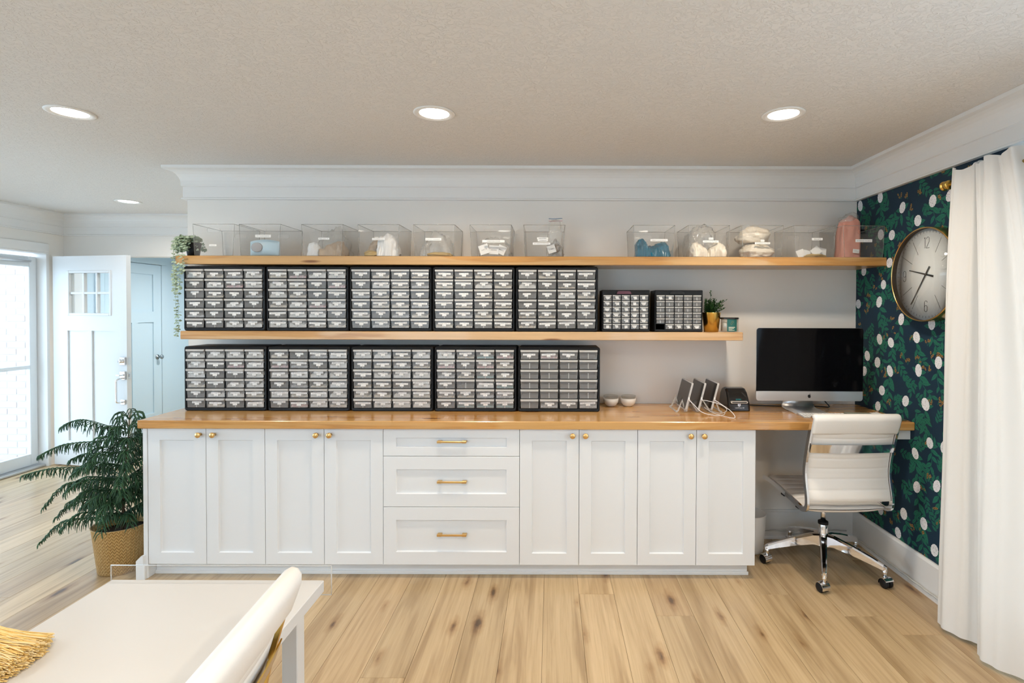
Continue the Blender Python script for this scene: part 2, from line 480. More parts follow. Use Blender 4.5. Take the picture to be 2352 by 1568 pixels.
# wallpaper print on the right wall: a navy sheet with leaves, berries and blossoms
def wallpaper():
    g = random.Random(11)
    mb = MB()
    Y0, Y1, Z0, Z1 = 2.36, WALLY, 0.19, 2.263
    X0 = RWX - 0.0004
    mb.add([(X0, Y0, Z0), (X0, Y1, Z0), (X0, Y1, Z1), (X0, Y0, Z1)], [(0, 1, 2, 3)], 0)
    def flat(pts, lay, m):
        x = X0 - 0.00028 * lay - 1e-6 * (len(mb.v) % 240)
        c = [(min(max(y, Y0), Y1), min(max(z, Z0), Z1)) for y, z in pts]
        mb.add([(x, y, z) for y, z in c], [tuple(range(len(c)))], m)
    def leaf(y, z, a, L, w, lay=2):
        d = (math.cos(a), math.sin(a)); q = (-d[1], d[0]); pts = []
        for t, s in ((0, 0), (0.18, 0.62), (0.42, 1), (0.7, 0.72), (1, 0), (0.7, -0.72), (0.42, -1), (0.18, -0.62)):
            pts.append((y + d[0] * t * L + q[0] * s * w, z + d[1] * t * L + q[1] * s * w))
        flat(pts, lay, 1)
        v = 0.0011
        flat([(y + q[0] * v, z + q[1] * v), (y + d[0] * L * 0.85, z + d[1] * L * 0.85), (y - q[0] * v, z - q[1] * v)], lay + 1, 2)
        for t in (0.3, 0.5, 0.68):
            for s in (-1, 1):
                bx, bz = y + d[0] * t * L, z + d[1] * t * L
                ex, ez = bx + d[0] * L * 0.14 + q[0] * s * w * 0.6, bz + d[1] * L * 0.14 + q[1] * s * w * 0.6
                flat([(bx, bz), (ex, ez), (bx + d[0] * 0.0022, bz + d[1] * 0.0022)], lay + 1, 2)
    def stem(pts, w):
        for (a, b) in zip(pts, pts[1:]):
            dx, dz = b[0] - a[0], b[1] - a[1]; k = math.hypot(dx, dz) or 1; q = (-dz / k * w, dx / k * w)
            flat([(a[0] + q[0], a[1] + q[1]), (b[0] + q[0], b[1] + q[1]), (b[0] - q[0], b[1] - q[1]), (a[0] - q[0], a[1] - q[1])], 1, 1)
    def branch(y, z, a, L, bend, n, big):
        pts = []; cy, cz, ca = y, z, a
        for i in range(9):
            pts.append((cy, cz)); cy += math.cos(ca) * L / 8; cz += math.sin(ca) * L / 8; ca += bend / 8
        stem(pts, 0.0016)
        for i in range(n):
            t = (i + 1) / (n + 0.3); k = min(7, int(t * 8)); p = pts[k]
            ta = math.atan2(pts[k + 1][1] - p[1], pts[k + 1][0] - p[0])
            sd = 1 if i % 2 else -1
            l = big * g.uniform(0.75, 1.15) * (1.1 - 0.35 * t)
            leaf(p[0], p[1], ta + sd * g.uniform(0.6, 1.0), l, l * g.uniform(0.17, 0.23))
        leaf(pts[-1][0], pts[-1][1], ca, big * 0.8, big * 0.16)
        return pts
    def ferny(y, z, a, n, l):
        stem([(y, z), (y + math.cos(a) * n * 0.5 * l * 0.62, z + math.sin(a) * n * 0.5 * l * 0.62)], 0.0012)
        for i in range(n):
            t = i * 0.5 * l * 0.62; s = 1 if i % 2 else -1
            leaf(y + math.cos(a) * t, z + math.sin(a) * t, a + s * 0.75, l * (1 - 0.05 * i), l * 0.19)
        leaf(y + math.cos(a) * n * 0.5 * l * 0.62, z + math.sin(a) * n * 0.5 * l * 0.62, a, l * 0.8, l * 0.16)
    def berries(y, z, a):
        for i in range(g.randint(3, 5)):
            aa = a + g.uniform(-0.7, 0.7); r = g.uniform(0.018, 0.042)
            by, bz = y + math.cos(aa) * r, z + math.sin(aa) * r
            stem([(y, z), (by, bz)], 0.0006)
            e = [(by + 0.0068 * math.cos(t) * math.cos(aa) * 1.4 - 0.0052 * math.sin(t) * math.sin(aa), bz + 0.0068 * 1.4 * math.cos(t) * math.sin(aa) + 0.0052 * math.sin(t) * math.cos(aa)) for t in [k * math.pi / 4 for k in range(8)]]
            flat(e, 4, 5)
            e = [(by + (p[0] - by) * 0.45, bz + (p[1] - bz) * 0.45) for p in e]; flat(e, 5, 4)
    FL = [(3.289, 2.237), (3.08, 2.133), (2.836, 2.121), (2.713, 2.124), (2.949, 2.035), (3.173, 1.986), (3.279, 2.004), (3.192, 1.822), (3.453, 1.789), (3.247, 1.692), (3.288, 1.586), (3.51, 1.576), (3.079, 1.482), (2.832, 1.461), (2.711, 1.471), (2.948, 1.383), (3.28, 1.354), (3.17, 1.34), (3.405, 1.24), (3.298, 1.208), (3.176, 1.168), (3.437, 1.137), (2.929, 1.2), (2.779, 1.258), (3.251, 1.039), (3.289, 0.935), (3.033, 1.011), (2.871, 1.021), (2.835, 0.818), (2.73, 0.822), (2.947, 0.731), (2.931, 0.547), (2.78, 0.603), (3.037, 0.356), (2.873, 0.365), (3.085, 0.225), (2.79, 0.256), (3.50, 2.225),
          (3.40, 0.80), (3.22, 0.62), (3.36, 0.52), (3.48, 0.36), (3.25, 0.30), (3.12, 0.84), (2.60, 0.35), (2.55, 0.7), (2.60, 1.0), (2.56, 1.35), (2.62, 1.75), (2.9, 1.72), (2.40, 0.5), (2.38, 0.9), (2.42, 1.2), (2.4, 1.6), (2.45, 1.9), (2.3, 2.1), (2.58, 2.0), (2.25, 0.3), (2.25, 0.75), (2.25, 1.4)]
    taken = []
    for (y, z) in FL:
        a = R(g.uniform(-120, -60)); bend = g.uniform(-1.5, 1.5)
        pts = branch(y, z - 0.015, a, g.uniform(0.13, 0.19), bend, g.randint(5, 7), g.uniform(0.062, 0.082))
        taken += pts[::2]
        leaf(y, z - 0.012, R(g.uniform(150, 200)), 0.06, 0.014); leaf(y, z - 0.012, R(g.uniform(-20, 30)), 0.06, 0.014)
        e = pts[-1]; berries(e[0], e[1], R(g.uniform(-110, -70)))
        taken.append((y, z))
    k = 0
    while k < 1800:
        k += 1
        y, z = g.uniform(Y0, Y1), g.uniform(Z0, Z1)
        if min((y - p[0]) ** 2 + (z - p[1]) ** 2 for p in taken) < 0.048 ** 2: continue
        taken.append((y, z))
        q = g.random()
        if q < 0.68: ferny(y, z, R(g.uniform(0, 360)), g.randint(4, 7), g.uniform(0.038, 0.056))
        else: berries(y, z, R(g.uniform(30, 150)))
        taken.append((y + 0.03, z)); taken.append((y, z + 0.03))
    for (y, z) in FL:
        ry, rz, tl = g.uniform(0.024, 0.029), g.uniform(0.028, 0.035), R(g.uniform(-35, 35))
        def P(r, t): 
            u, v = ry * r * math.cos(t), rz * r * math.sin(t)
            return (y + u * math.cos(tl) - v * math.sin(tl), z + u * math.sin(tl) + v * math.cos(tl))
        flat([P(1 + 0.06 * (i % 2), i * math.pi / 13) for i in range(26)], 6, 3)
        for i in range(34):
            r = math.sqrt(g.uniform(0.02, 0.8)); t = g.uniform(0, 6.28); p = P(r, t); a = g.uniform(0.6, 2.4); h = g.uniform(0.0016, 0.0032)
            d = (math.cos(a) * h, math.sin(a) * h); w = (-d[1] * 0.28, d[0] * 0.28)
            flat([(p[0] - d[0], p[1] - d[1]), (p[0] + w[0], p[1] + w[1]), (p[0] + d[0], p[1] + d[1]), (p[0] - w[0], p[1] - w[1])], 7, 4)
    o = mb.build('wallpaper', [M_navy, M_leaf, M_leafd, M_flower, M_fdot, M_berry], wall_right, fix=False)
    return o
wallpaper()

# windows that light the room (behind and beside the camera)
def window(n, axis, c, a0, a1, z0, z1, inner):
    e = empty('window_%d' % n, (c, (a0 + a1) / 2, z0) if axis == 'x' else ((a0 + a1) / 2, c, z0)); tag(e, kind='structure')
    def b(mb, p, q, za, zb, t0, t1):
        if axis == 'x': mb.box(c + t0, c + t1, p, q, za, zb, 0, 0.004)
        else: mb.box(p, q, c + t0, c + t1, za, zb, 0, 0.004)
    mb = MB(); w = 0.06
    b(mb, a0, a1, z0, z0 + w, -0.03, 0.03); b(mb, a0, a1, z1 - w, z1, -0.03, 0.03)
    b(mb, a0, a0 + w, z0, z1, -0.03, 0.03); b(mb, a1 - w, a1, z0, z1, -0.03, 0.03); b(mb, (a0 + a1) / 2 - 0.03, (a0 + a1) / 2 + 0.03, z0, z1, -0.03, 0.03)
    f = mb.build('window_frame', M_trim); f.parent = e; f.matrix_parent_inverse = Matrix.Translation(e.location).inverted()
    for p, q in ((a0 + w, (a0 + a1) / 2 - 0.03), ((a0 + a1) / 2 + 0.03, a1 - w)):
        mb = MB(); b(mb, p, q, z0 + w, z1 - w, -0.003, 0.003)
        f = mb.build('pane', M_glass); f.parent = e; f.matrix_parent_inverse = Matrix.Translation(e.location).inverted()
window(1, 'x', LWX - 0.07, 0.45, 3.25, 0.25, 2.2, 1)
window(2, 'y', BWY - 0.07, -3.9, -1.3, 0.6, 2.2, 1)
window(4, 'y', BWY - 0.07, 0.9, 1.8, 0.6, 2.2, 1)  # unseen window, added as fill for the dim right side
window(3, 'x', RWX + 0.07, 0.45, 2.35, 0.2, 2.1, 1)

# recessed ceiling lights, plus added ones out of view
ring = MB(); ring.lathe([(0.072, 0.0), (0.098, 0.0), (0.098, -0.003), (0.092, -0.006), (0.078, -0.006), (0.070, -0.001)], 40)
ring_me = ring.mesh('trim_ring', pm('light_trim', (0.88, 0.87, 0.85), 0.4))
lens = MB(); lens.lathe([(0.0, -0.0012), (0.074, -0.0012), (0.074, -0.0004), (0.0, -0.0004)], 40)
lens_me = lens.mesh('lens', pm('light_lens', (1, 1, 1), 0.5, emit=((1.0, 0.93, 0.82), 14)))
lens2_me = lens.mesh('lens', pm('light_lens_cool', (1, 1, 1), 0.5, emit=((0.98, 0.98, 1.0), 14)))
def downlight(x, y, label, power, col, cool=False):
    e = empty('recessed_light', (x, y, CEIL)); tag(e, label, 'ceiling light', 'recessed ceiling lights')
    obj('trim_ring', ring_me, e); obj('lens', lens2_me if cool else lens_me, e)
    l = bpy.data.lights.new('downlight', 'AREA'); l.shape = 'DISK'; l.size = 0.14; l.energy = power; l.color = col; l.spread = R(150)
    o = bpy.data.objects.new('downlight', l); COL.objects.link(o); o.parent = e; o.location = (0, 0, -0.009)
WARM = (1.0, 0.865, 0.70)
downlight(-2.304, 2.535, 'recessed ceiling light above the left end of the cabinets', 7, WARM)
downlight(-0.562, 2.535, 'recessed ceiling light in the middle of the ceiling row', 12, WARM)
downlight(1.109, 2.535, 'recessed ceiling light nearest the wall clock', 15, WARM)
downlight(-3.70, 4.62, 'recessed ceiling light over the entry by the open door', 5, (1.0, 0.95, 0.9), True)
for xx, lb, pw_ in ((-2.304, 'added unseen ceiling light nearest the tall side windows', 8), (-0.562, 'added unseen ceiling light above the gold framed chair', 18), (1.109, 'added unseen ceiling light nearest the curtained window', 27)):  # unseen row, added to warm and brighten the room
    downlight(xx, 0.2, lb, pw_, WARM)
downlight(-3.6, 6.3, 'added unseen fill light in the blue hall', 40, (1.0, 0.97, 0.92), True)  # unseen lamp, put in to brighten the hall

# ---- entry: storm door, open front door, blue hall door
e = tag(empty('door_2', (LWX - 0.1, 4.65, 0)), kind='structure')
def inpar(o, p): o.parent = p; o.matrix_parent_inverse = Matrix.Translation(p.location).inverted(); return o
M_storm = pm('storm_door_white', (0.80, 0.84, 0.86), 0.4)
mb = MB(); sx0, sx1 = LWX - 0.115, LWX - 0.08
for (a, b, c, d) in ((4.20, 4.27, 0.03, 2.03), (5.03, 5.10, 0.03, 2.03), (4.27, 5.03, 1.93, 2.03), (4.27, 5.03, 0.03, 0.14), (4.27, 5.03, 0.955, 0.99)):
    mb.box(sx0, sx1, a, b, c, d, 0, 0.004)
inpar(mb.build('door_frame', M_storm), e)
for za, zb in ((0.14, 0.955), (0.99, 1.93)):
    mb = MB(); mb.box(sx0 + 0.014, sx0 + 0.019, 4.27, 5.03, za, zb); inpar(mb.build('pane', M_glass), e)
mb = MB()
mb.box(LWX - 0.14, LWX + 0.012, 5.105, 5.135, 0, 2.06, 0, 0.002); mb.box(LWX - 0.14, LWX + 0.012, 4.165, 4.195, 0, 2.06, 0, 0.002); mb.box(LWX - 0.14, LWX + 0.012, 4.165, 5.135, 2.0605, 2.075, 0, 0.002)
mb.box(LWX, LWX + 0.018, 4.07, 4.165, 0, 2.075, 0, 0.003); mb.box(LWX, LWX + 0.018, 4.07, 5.13, 2.0755, 2.16, 0, 0.003)
inpar(mb.build('door_jamb', M_trim), e)
mb = MB(); mb.tube([(LWX - 0.06, 5.02, 1.985), (LWX - 0.06, 4.62, 1.985)], 0.014, 12)
inpar(mb.build('door_closer', M_alu), e)
mb = MB(); mb.box(LWX - 0.14, LWX - 0.01, 4.195, 5.105, 0, 0.025, 0, 0.006)
inpar(mb.build('threshold', pm('threshold_metal', (0.55, 0.56, 0.56), 0.4, 0.6)), e)

fd = tag(empty('door_1', (-4.86, 5.14, 0), (0, 0, R(-10.7))), 'white front door standing open with six small glass panes', kind='structure')
DL, DT = 0.86, 0.045
mb = MB()
for (a, b, c, d) in ((0, 0.17, 0.012, 2.04), (0.69, DL, 0.012, 2.04), (0.17, 0.69, 1.90, 2.04), (0.17, 0.69, 1.32, 1.465), (0.17, 0.69, 0.012, 0.25), (0.405, 0.455, 0.25, 1.32)):
    mb.box(a, b, 0, DT, c, d)
mb.box(0.16, 0.70, 0.014, DT - 0.014, 0.24, 1.33)
for (a, b, c, d) in ((0.17, 0.197, 1.465, 1.90), (0.663, 0.69, 1.465, 1.90), (0.197, 0.663, 1.465, 1.49), (0.197, 0.663, 1.875, 1.90)):
    mb.box(a, b, -0.006, DT + 0.006, c, d, 0, 0.004)
M_fd = pm('front_door_paint', (0.76, 0.77, 0.77), 0.35)
mb.build('door_slab', M_fd, fd)
for k in (1, 2):
    mb = MB(); xx = 0.197 + (0.663 - 0.197) * k / 3; mb.box(xx - 0.011, xx + 0.011, 0.006, DT - 0.006, 1.49, 1.875, 0, 0.003); mb.build('muntin', M_fd, fd)
mb = MB(); mb.box(0.197, 0.663, 0.008, DT - 0.008, 1.672, 1.694, 0, 0.003); mb.build('muntin', M_fd, fd)
pmb = MB(); pw = (0.663 - 0.197) / 3; pmb.box(-pw / 2, pw / 2, -0.002, 0.002, -0.097, 0.097); pane_me = pmb.mesh('pane', M_glass)
for i in range(3):
    for zz in (1.587, 1.780): obj('pane', pane_me, fd, (0.197 + pw * (i + 0.5), DT / 2, zz))
mb = MB()
mb.box(0.79, 0.85, -0.014, 0, 1.0, 1.075, 0, 0.008); mb.lathe([(0.0, 0.028), (0.017, 0.028), (0.02, 0.0), (0.02, -0.004)], 20, xf=Matrix.Translation((0.82, -0.014, 1.037)) @ Matrix.Rotation(R(90), 4, 'X'))
mb.build('deadbolt', M_chrome, fd)
mb = MB()
mb.box(0.79, 0.85, -0.014, 0, 0.86, 0.94, 0, 0.006); mb.box(0.795, 0.845, -0.012, 0, 0.625, 0.67, 0, 0.005)
mb.tube(bez([(0.82, -0.012, 0.875), (0.82, -0.065, 0.865), (0.82, -0.07, 0.83), (0.82, -0.07, 0.70), (0.82, -0.065, 0.655), (0.82, -0.012, 0.648)], 6), 0.008, 10)
mb.box(0.80, 0.84, -0.06, -0.012, 0.90, 0.912, 0, 0.004)
mb.build('handle', M_chrome, fd)
mb = MB(); mb.box(DL, DL + 0.002, 0.010, 0.036, 1.00, 1.07); mb.box(DL, DL + 0.002, 0.010, 0.036, 0.87, 0.93); mb.box(DL, DL + 0.012, 0.017, 0.029, 0.885, 0.915)
mb.build('latch_plate', M_alu, fd)

bd = tag(empty('door_3', (LWX, 6.2, 0)), 'light blue panel door in the blue hall', kind='structure')
mb = MB(); y0, y1 = 5.75, 6.58
for (a, b, c, d) in ((y0, y0 + 0.13, 0.01, 2.07), (y1 - 0.13, y1, 0.01, 2.07), (y0 + 0.13, y1 - 0.13, 1.95, 2.07), (y0 + 0.13, y1 - 0.13, 1.37, 1.50), (y0 + 0.13, y1 - 0.13, 0.01, 0.26), (6.12, 6.21, 0.26, 1.37)):
    mb.box(LWX - 0.005, LWX + 0.03, a, b, c, d)
mb.box(LWX - 0.004, LWX + 0.018, y0 + 0.1, y1 - 0.1, 0.2, 2.0)
inpar(mb.build('door_slab', M_bluedoor), bd)
mb = MB()
mb.box(LWX - 0.002, LWX + 0.036, y1 + 0.006, y1 + 0.09, 0, 2.0755, 0, 0.004); mb.box(LWX - 0.002, LWX + 0.036, y0 - 0.09, y0 - 0.006, 0, 2.0755, 0, 0.004); mb.box(LWX - 0.002, LWX + 0.036, y0 - 0.09, y1 + 0.09, 2.076, 2.17, 0, 0.004)
inpar(mb.build('door_casing', M_bluedoor), bd)
mb = MB(); mb.lathe([(0.0, 0.07), (0.018, 0.068), (0.027, 0.058), (0.027, 0.05), (0.012, 0.042), (0.009, 0.03), (0.009, 0.008), (0.03, 0.006), (0.03, 0.0)], 20, xf=Matrix.Translation((LWX + 0.03, y1 - 0.07, 0.94)) @ Matrix.Rotation(R(90), 4, 'Y'))
inpar(mb.build('door_knob', pm('dull_steel', (0.30, 0.36, 0.40), 0.35, 0.9)), bd)

# outside: pale ground and the brick wall beside the porch
mb = MB(); mb.box(-60, 60, -60, 60, -0.3, -0.16)
tag(mb.build('ground', pm('pale_ground', (0.80, 0.80, 0.79), 0.9)), kind='structure')
mb = MB(); mb.box(-6.48, -5.06, 5.78, 5.98, -0.16, 2.9)
bw = tag(mb.build('wall_porch', pm('mortar', (0.46, 0.42, 0.39), 0.9)), kind='structure')
bk = MB(); bk.box(-0.0975, 0.0975, -0.02, 0.05, -0.031, 0.031, 0, 0.004)
mbk, tbk, nbk, lbk, bbk = nt('brick')
oi = nbk.new('ShaderNodeObjectInfo'); rr = ramp(nbk, [(0, (0.44, 0.34, 0.30)), (0.5, (0.50, 0.41, 0.365)), (1, (0.56, 0.48, 0.44))]); lbk.new(oi.outputs['Random'], rr.inputs[0]); lbk.new(rr.outputs[0], bbk.inputs['Base Color']); bbk.inputs['Roughness'].default_value = 0.9
brick_me = bk.mesh('brick', mbk)
for r_ in range(40):
    for c_ in range(7):
        xx = -6.38 + c_ * 0.205 + (0.1 if r_ % 2 else 0)
        if xx < -5.12: obj('brick', brick_me, bw, (xx, 5.794, -0.11 + r_ * 0.073))

# ================================================================== CABINETS
def shaker(mb, x0, x1, z0, z1, yf, th, rx, rz, rec=0.011):
    """one door or drawer front: frame proud, panel recessed; front face at y = yf"""
    g = 0.0012; x0 += g; x1 -= g; z0 += g; z1 -= g
    b = 0.004; yb = yf + th
    ring = lambda i, y: [(x0 + i[0], y, z0 + i[1]), (x1 - i[0], y, z0 + i[1]), (x1 - i[0], y, z1 - i[1]), (x0 + i[0], y, z1 - i[1])]
    R_ = [ring((0, 0), yb), ring((0, 0), yf + 0.0015), ring((0.0015, 0.0015), yf), ring((rx, rz), yf), ring((rx + b, rz + b), yf + rec)]
    vs = sum(R_, []); fs = [(0, 1, 2, 3)]
    for k in range(4):
        for i in range(4):
            j = (i + 1) % 4; fs.append((k * 4 + i, k * 4 + j, k * 4 + 4 + j, k * 4 + 4 + i))
    fs.append((16, 17, 18, 19)); mb.add(vs, fs)
YD, TH = 2.975, 0.02
ZB, ZT = 0.080, 0.8565
knob_mb = MB(); knob_mb.lathe([(0.0, 0.030), (0.013, 0.030), (0.0155, 0.027), (0.0155, 0.023), (0.010, 0.019), (0.0065, 0.012), (0.0065, 0.003), (0.0085, 0.0)], 24, xf=Matrix.Rotation(R(90), 4, 'X'))
knob_me = knob_mb.mesh('knob', M_brass)
pull_mb = MB()
pull_mb.box(-0.083, 0.083, -0.031, -0.024, -0.005, 0.005, 0, 0.0015)
for s_ in (-1, 1): pull_mb.box(s_ * 0.07 - 0.013, s_ * 0.07 + 0.013, -0.026, 0.0, -0.0055, 0.0055, 0, 0.0015); pull_mb.box(s_ * 0.07 - 0.013, s_ * 0.07 + 0.013, -0.0315, -0.0235, -0.0065, 0.0065, 0, 0.0015)
pull_me = pull_mb.mesh('pull_handle', M_brass)
def cabinet_body(root, x0, x1):
    mb = MB(); t = 0.018; y0, y1 = YD + TH + 0.001, 3.52
    mb.box(x0 + 0.0008, x0 + t, y0, y1, ZB, ZT); mb.box(x1 - t, x1 - 0.0008, y0, y1, ZB, ZT)
    mb.box(x0 + t, x1 - t, y0, y1, ZB, ZB + t); mb.box(x0 + t, x1 - t, y1 - 0.01, y1, ZB + t, ZT); mb.box(x0 + t, x1 - t, y0, y0 + 0.08, ZT - t, ZT)
    mb.build('body', M_cab, root)
def cab(x0, xm, x1, kx, label):
    r = empty('base_cabinet', (0, 0, 0)); tag(r, label, 'cabinet', 'white base cabinets under the counter')
    cabinet_body(r, x0, x1)
    for (a, b, k) in ((x0, xm, kx[0]), (xm, x1, kx[1])):
        mb = MB(); shaker(mb, a, b, ZB, ZT, YD, TH, 0.068, 0.066); d = mb.build('door', M_cab, r)
        obj('knob', knob_me, d, (k, YD, 0.822))
    return r
XS = [-2.286, -1.955, -1.621, -1.286, -0.951, -0.177, 0.160, 0.492, 0.826, 1.162]
def kx(px): return (px - 1266) * (YD - 0.02) / 1210
c1 = cab(XS[0], XS[1], XS[2], (kx(453), kx(486)), 'white two door base cabinet at the far left beside the potted pine')
cab(XS[2], XS[3], XS[4], (kx(724), kx(755)), 'white two door base cabinet just left of the drawer cabinet')
cab(XS[5], XS[6], XS[7], (kx(1316), kx(1346)), 'white two door base cabinet just right of the drawer cabinet')
cab(XS[7], XS[8], XS[9], (kx(1589), kx(1620)), 'white two door base cabinet at the far right beside the desk opening')
dr = empty('drawer_cabinet'); tag(dr, 'white cabinet with three wide drawers and brass pulls in the middle', 'cabinet')
cabinet_body(dr, XS[4], XS[5])
for (z0, z1, rz, hz) in ((0.700, ZT, 0.050, 0.785), (0.411, 0.700, 0.073, 0.557), (ZB, 0.411, 0.073, 0.256)):
    mb = MB(); shaker(mb, XS[4], XS[5], z0, z1, YD, TH, 0.072, rz); d = mb.build('drawer', M_cab, dr)
    obj('pull_handle', pull_me, d, (kx(1037), YD + 0.011, hz))
# finished end panel with its furniture foot
mb = MB(); mb.box(-2.312, -2.2875, YD - 0.002, 3.535, 0.0, ZT, 0, 0.002); mb.build('end_panel', M_cab, c1)
mb = MB()
mb.prism([(-2.342, 0.0), (-2.302, 0.0), (-2.302, 0.135), (-2.3125, 0.135), (-2.342, 0.105)], YD - 0.02, 3.53, 'y')
mb.box(-2.342, -2.292, YD - 0.021, YD - 0.001, 0.0, 0.078, 0, 0.002)
mb.build('end_base', M_cab, c1)
# toe kick board
mb = MB(); mb.box(-2.287, 1.14, 3.035, 3.06, 0, ZB - 0.001, 0, 0.002); mb.box(-2.287, 1.145, 3.026, 3.035, 0, 0.02, 0, 0.003); mb.box(1.128, 1.14, 3.06, 3.5, 0, ZB - 0.001)
tag(mb.build('toe_kick', M_cab), 'white recessed toe kick board under the cabinets', 'toe kick')
# countertop, shelves, bracket
mb = MB(); mb.box(-2.327, RWX - 0.001, 2.951, WALLY - 0.001, 0.858, 0.904, 0, 0.004)
tag(mb.build('countertop', M_counter), 'long glossy honey oak countertop running to the wallpapered wall', 'countertop')
mb = MB(); mb.box(-2.295, RWX - 0.001, 3.218, WALLY - 0.001, 1.805, 1.857, 0, 0.003)
tag(mb.build('floating_shelf', M_shelf_a), 'long upper wooden floating shelf holding the clear bins', 'shelf', 'wooden floating shelves')
mb = MB(); mb.box(-2.268, 1.173, 3.218, WALLY - 0.001, 1.3465, 1.397, 0, 0.003)
tag(mb.build('floating_shelf', M_shelf_b), 'shorter lower wooden floating shelf holding the upper row of drawer organizers', 'shelf', 'wooden floating shelves')
mb = MB(); mb.prism([(2.99, 0.857), (3.50, 0.857), (3.50, 0.80), (2.99, 0.80)], RWX - 0.085, RWX - 0.0015, 'x')
tag(mb.build('shelf_bracket', M_cab), 'white wooden support cleat under the right end of the countertop', 'bracket')

# ================================================================== DRAWER ORGANIZERS
def marks(mb, x0, x1, z0, z1, y, m, g, rows=1):
    """row of small illegible print marks"""
    h = (z1 - z0) / rows
    for r_ in range(rows):
        x = x0
        while x < x1 - 0.001:
            w = g.uniform(0.0009, 0.0017)
            if g.random() < 0.8: mb.add([(x, y, z0 + h * (r_ + 0.34)), (min(x + w, x1), y, z0 + h * (r_ + 0.34)), (min(x + w, x1), y, z0 + h * (r_ + 0.62)), (x, y, z0 + h * (r_ + 0.62))], [(0, 1, 2, 3)], m)
            x += w + g.uniform(0.0005, 0.001)
def label_mesh(w, w2, h, seed):
    g = random.Random(seed); mb = MB()
    mb.box(-w / 2, w / 2, -0.0006, 0, 0, h); marks(mb, -w * 0.44, w * 0.44, 0.0005, h - 0.0005, -0.0008, 1, g)
    if w2:
        o = g.uniform(-0.004, 0.004)
        mb.box(o - w2 / 2, o + w2 / 2, -0.0006, 0, -h * 0.92, -0.0003); marks(mb, o - w2 * 0.36, o + w2 * 0.36, -h * 0.9, -0.001, -0.0008, 1, g)
    return mb.mesh('label', [M_paper, M_ink])
LABELS = [label_mesh(w, w2, 0.0115, i) for i, (w, w2) in enumerate(((0.058, 0.026), (0.076, 0.024), (0.094, 0.026), (0.064, 0.03), (0.086, 0.022), (0.05, 0.022), (0.1, 0.03)))]
SLABELS = [label_mesh(w, w2, 0.0085, 40 + i) for i, (w, w2) in enumerate(((0.02, 0.017), (0.026, 0.018), (0.03, 0.02), (0.018, 0.018)))]
def drawer_mesh(w, h, d, lip):
    """open tray: front with a proud grip lip, sides, floor; origin = bottom centre of the front face"""
    mb = MB(); t = 0.0022; k = 0.93
    hw = w / 2
    mb.add([(-hw * k, 0, 0), (hw * k, 0, 0), (hw, 0, h), (-hw, 0, h), (-hw * k, t, 0), (hw * k, t, 0), (hw, t, h), (-hw, t, h)], [(0, 1, 2, 3), (0, 1, 5, 4), (3, 2, 6, 7), (0, 3, 7, 4), (1, 2, 6, 5)], 0)
    for xa, xb, ya, za, zb in ((-hw, hw, -lip * 0.75, h - lip, h + 0.0005),):
        mb.add([(xa * 0.985, 0, za), (xb * 0.985, 0, za), (xb, 0, zb), (xa, 0, zb), (xa * 0.97, ya, za + 0.001), (xb * 0.97, ya, za + 0.001), (xb * 0.985, ya, zb - 0.0015), (xa * 0.985, ya, zb - 0.0015)], [(4, 5, 6, 7), (3, 2, 6, 7), (0, 1, 5, 4), (0, 3, 7, 4), (1, 2, 6, 5)], 1)
    for s_ in (): mb.add([(s_ * hw * k, t, 0.001), (s_ * hw * k, d, 0.001), (s_ * hw * k, d, h * 0.86), (s_ * hw * k, t, h * 0.86)], [(0, 1, 2, 3)], 0)
    mb.add([(-hw * k, t, 0.001), (hw * k, t, 0.001), (hw * k, d, 0.001), (-hw * k, d, 0.001)], [(0, 1, 2, 3)], 0)
    mb.add([(-0.003, t, 0.001), (0.003, t, 0.001), (0.003, t + 0.002, h * 0.62), (-0.003, t + 0.002, h * 0.62)], [(0, 1, 2, 3)], 1)
    return mb.mesh('drawer', [M_drawer, M_lip])
def heap(w, d, h, seed, mats, bead=0.0):
    """lumpy contents seen through a drawer front"""
    g = random.Random(seed); mb = MB()
    hs = [h * g.uniform(0.45, 1.0) for _ in range(9)]
    def fn(u, v):
        a = u * 7.99; i = int(a); f = a - i; hh = hs[i] * (1 - f) + hs[min(i + 1, 8)] * f
        vv = min(1, v * 1.6)
        return ((u - 0.5) * w, 0.004 + v * d + 0.004 * noise.noise((u * 9 + seed, v * 7, 0)), max(0.0015, (0.62 + 0.38 * math.sin(vv * 1.5708)) * hh + 0.006 * noise.noise((u * 14 + seed, v * 9, 3))))
    mb.grid(fn, 14, 4, 0, bead == 0, True)
    mb.add([fn(i / 14, 0) for i in range(15)] + [(fn(i / 14, 0)[0], 0.004, 0.0015) for i in range(15)], [(i, i + 1, i + 16, i + 15) for i in range(14)], 0)
    if bead:
        for _ in range(16):
            u = g.random(); p = fn(u, g.uniform(0, 0.15)); r = bead * g.uniform(0.6, 1.2); z = g.uniform(0.003, max(0.004, p[2]))
            mb.add([(p[0] - r, p[1] - r, z), (p[0], p[1] - 2.2 * r, z), (p[0] + r, p[1] - r, z), (p[0], p[1] - r, z + r), (p[0], p[1] - r, z - r)], [(0, 1, 3), (1, 2, 3), (0, 4, 1), (1, 4, 2)], 1)
    return mb.mesh('contents', mats)
C_ = {k: pm('contents_' + k, c, r, mt) for k, c, r, mt in (('bag', (0.86, 0.84, 0.80), 0.25, 0), ('cream', (0.74, 0.66, 0.54), 0.5, 0), ('gold', (0.72, 0.48, 0.18), 0.3, 0.7), ('pink', (0.72, 0.45, 0.46), 0.5, 0), ('teal', (0.16, 0.36, 0.38), 0.5, 0), ('grey', (0.45, 0.46, 0.48), 0.5, 0), ('white', (0.93, 0.92, 0.90), 0.4, 0))}
DW, DH = 0.1135, 0.0552
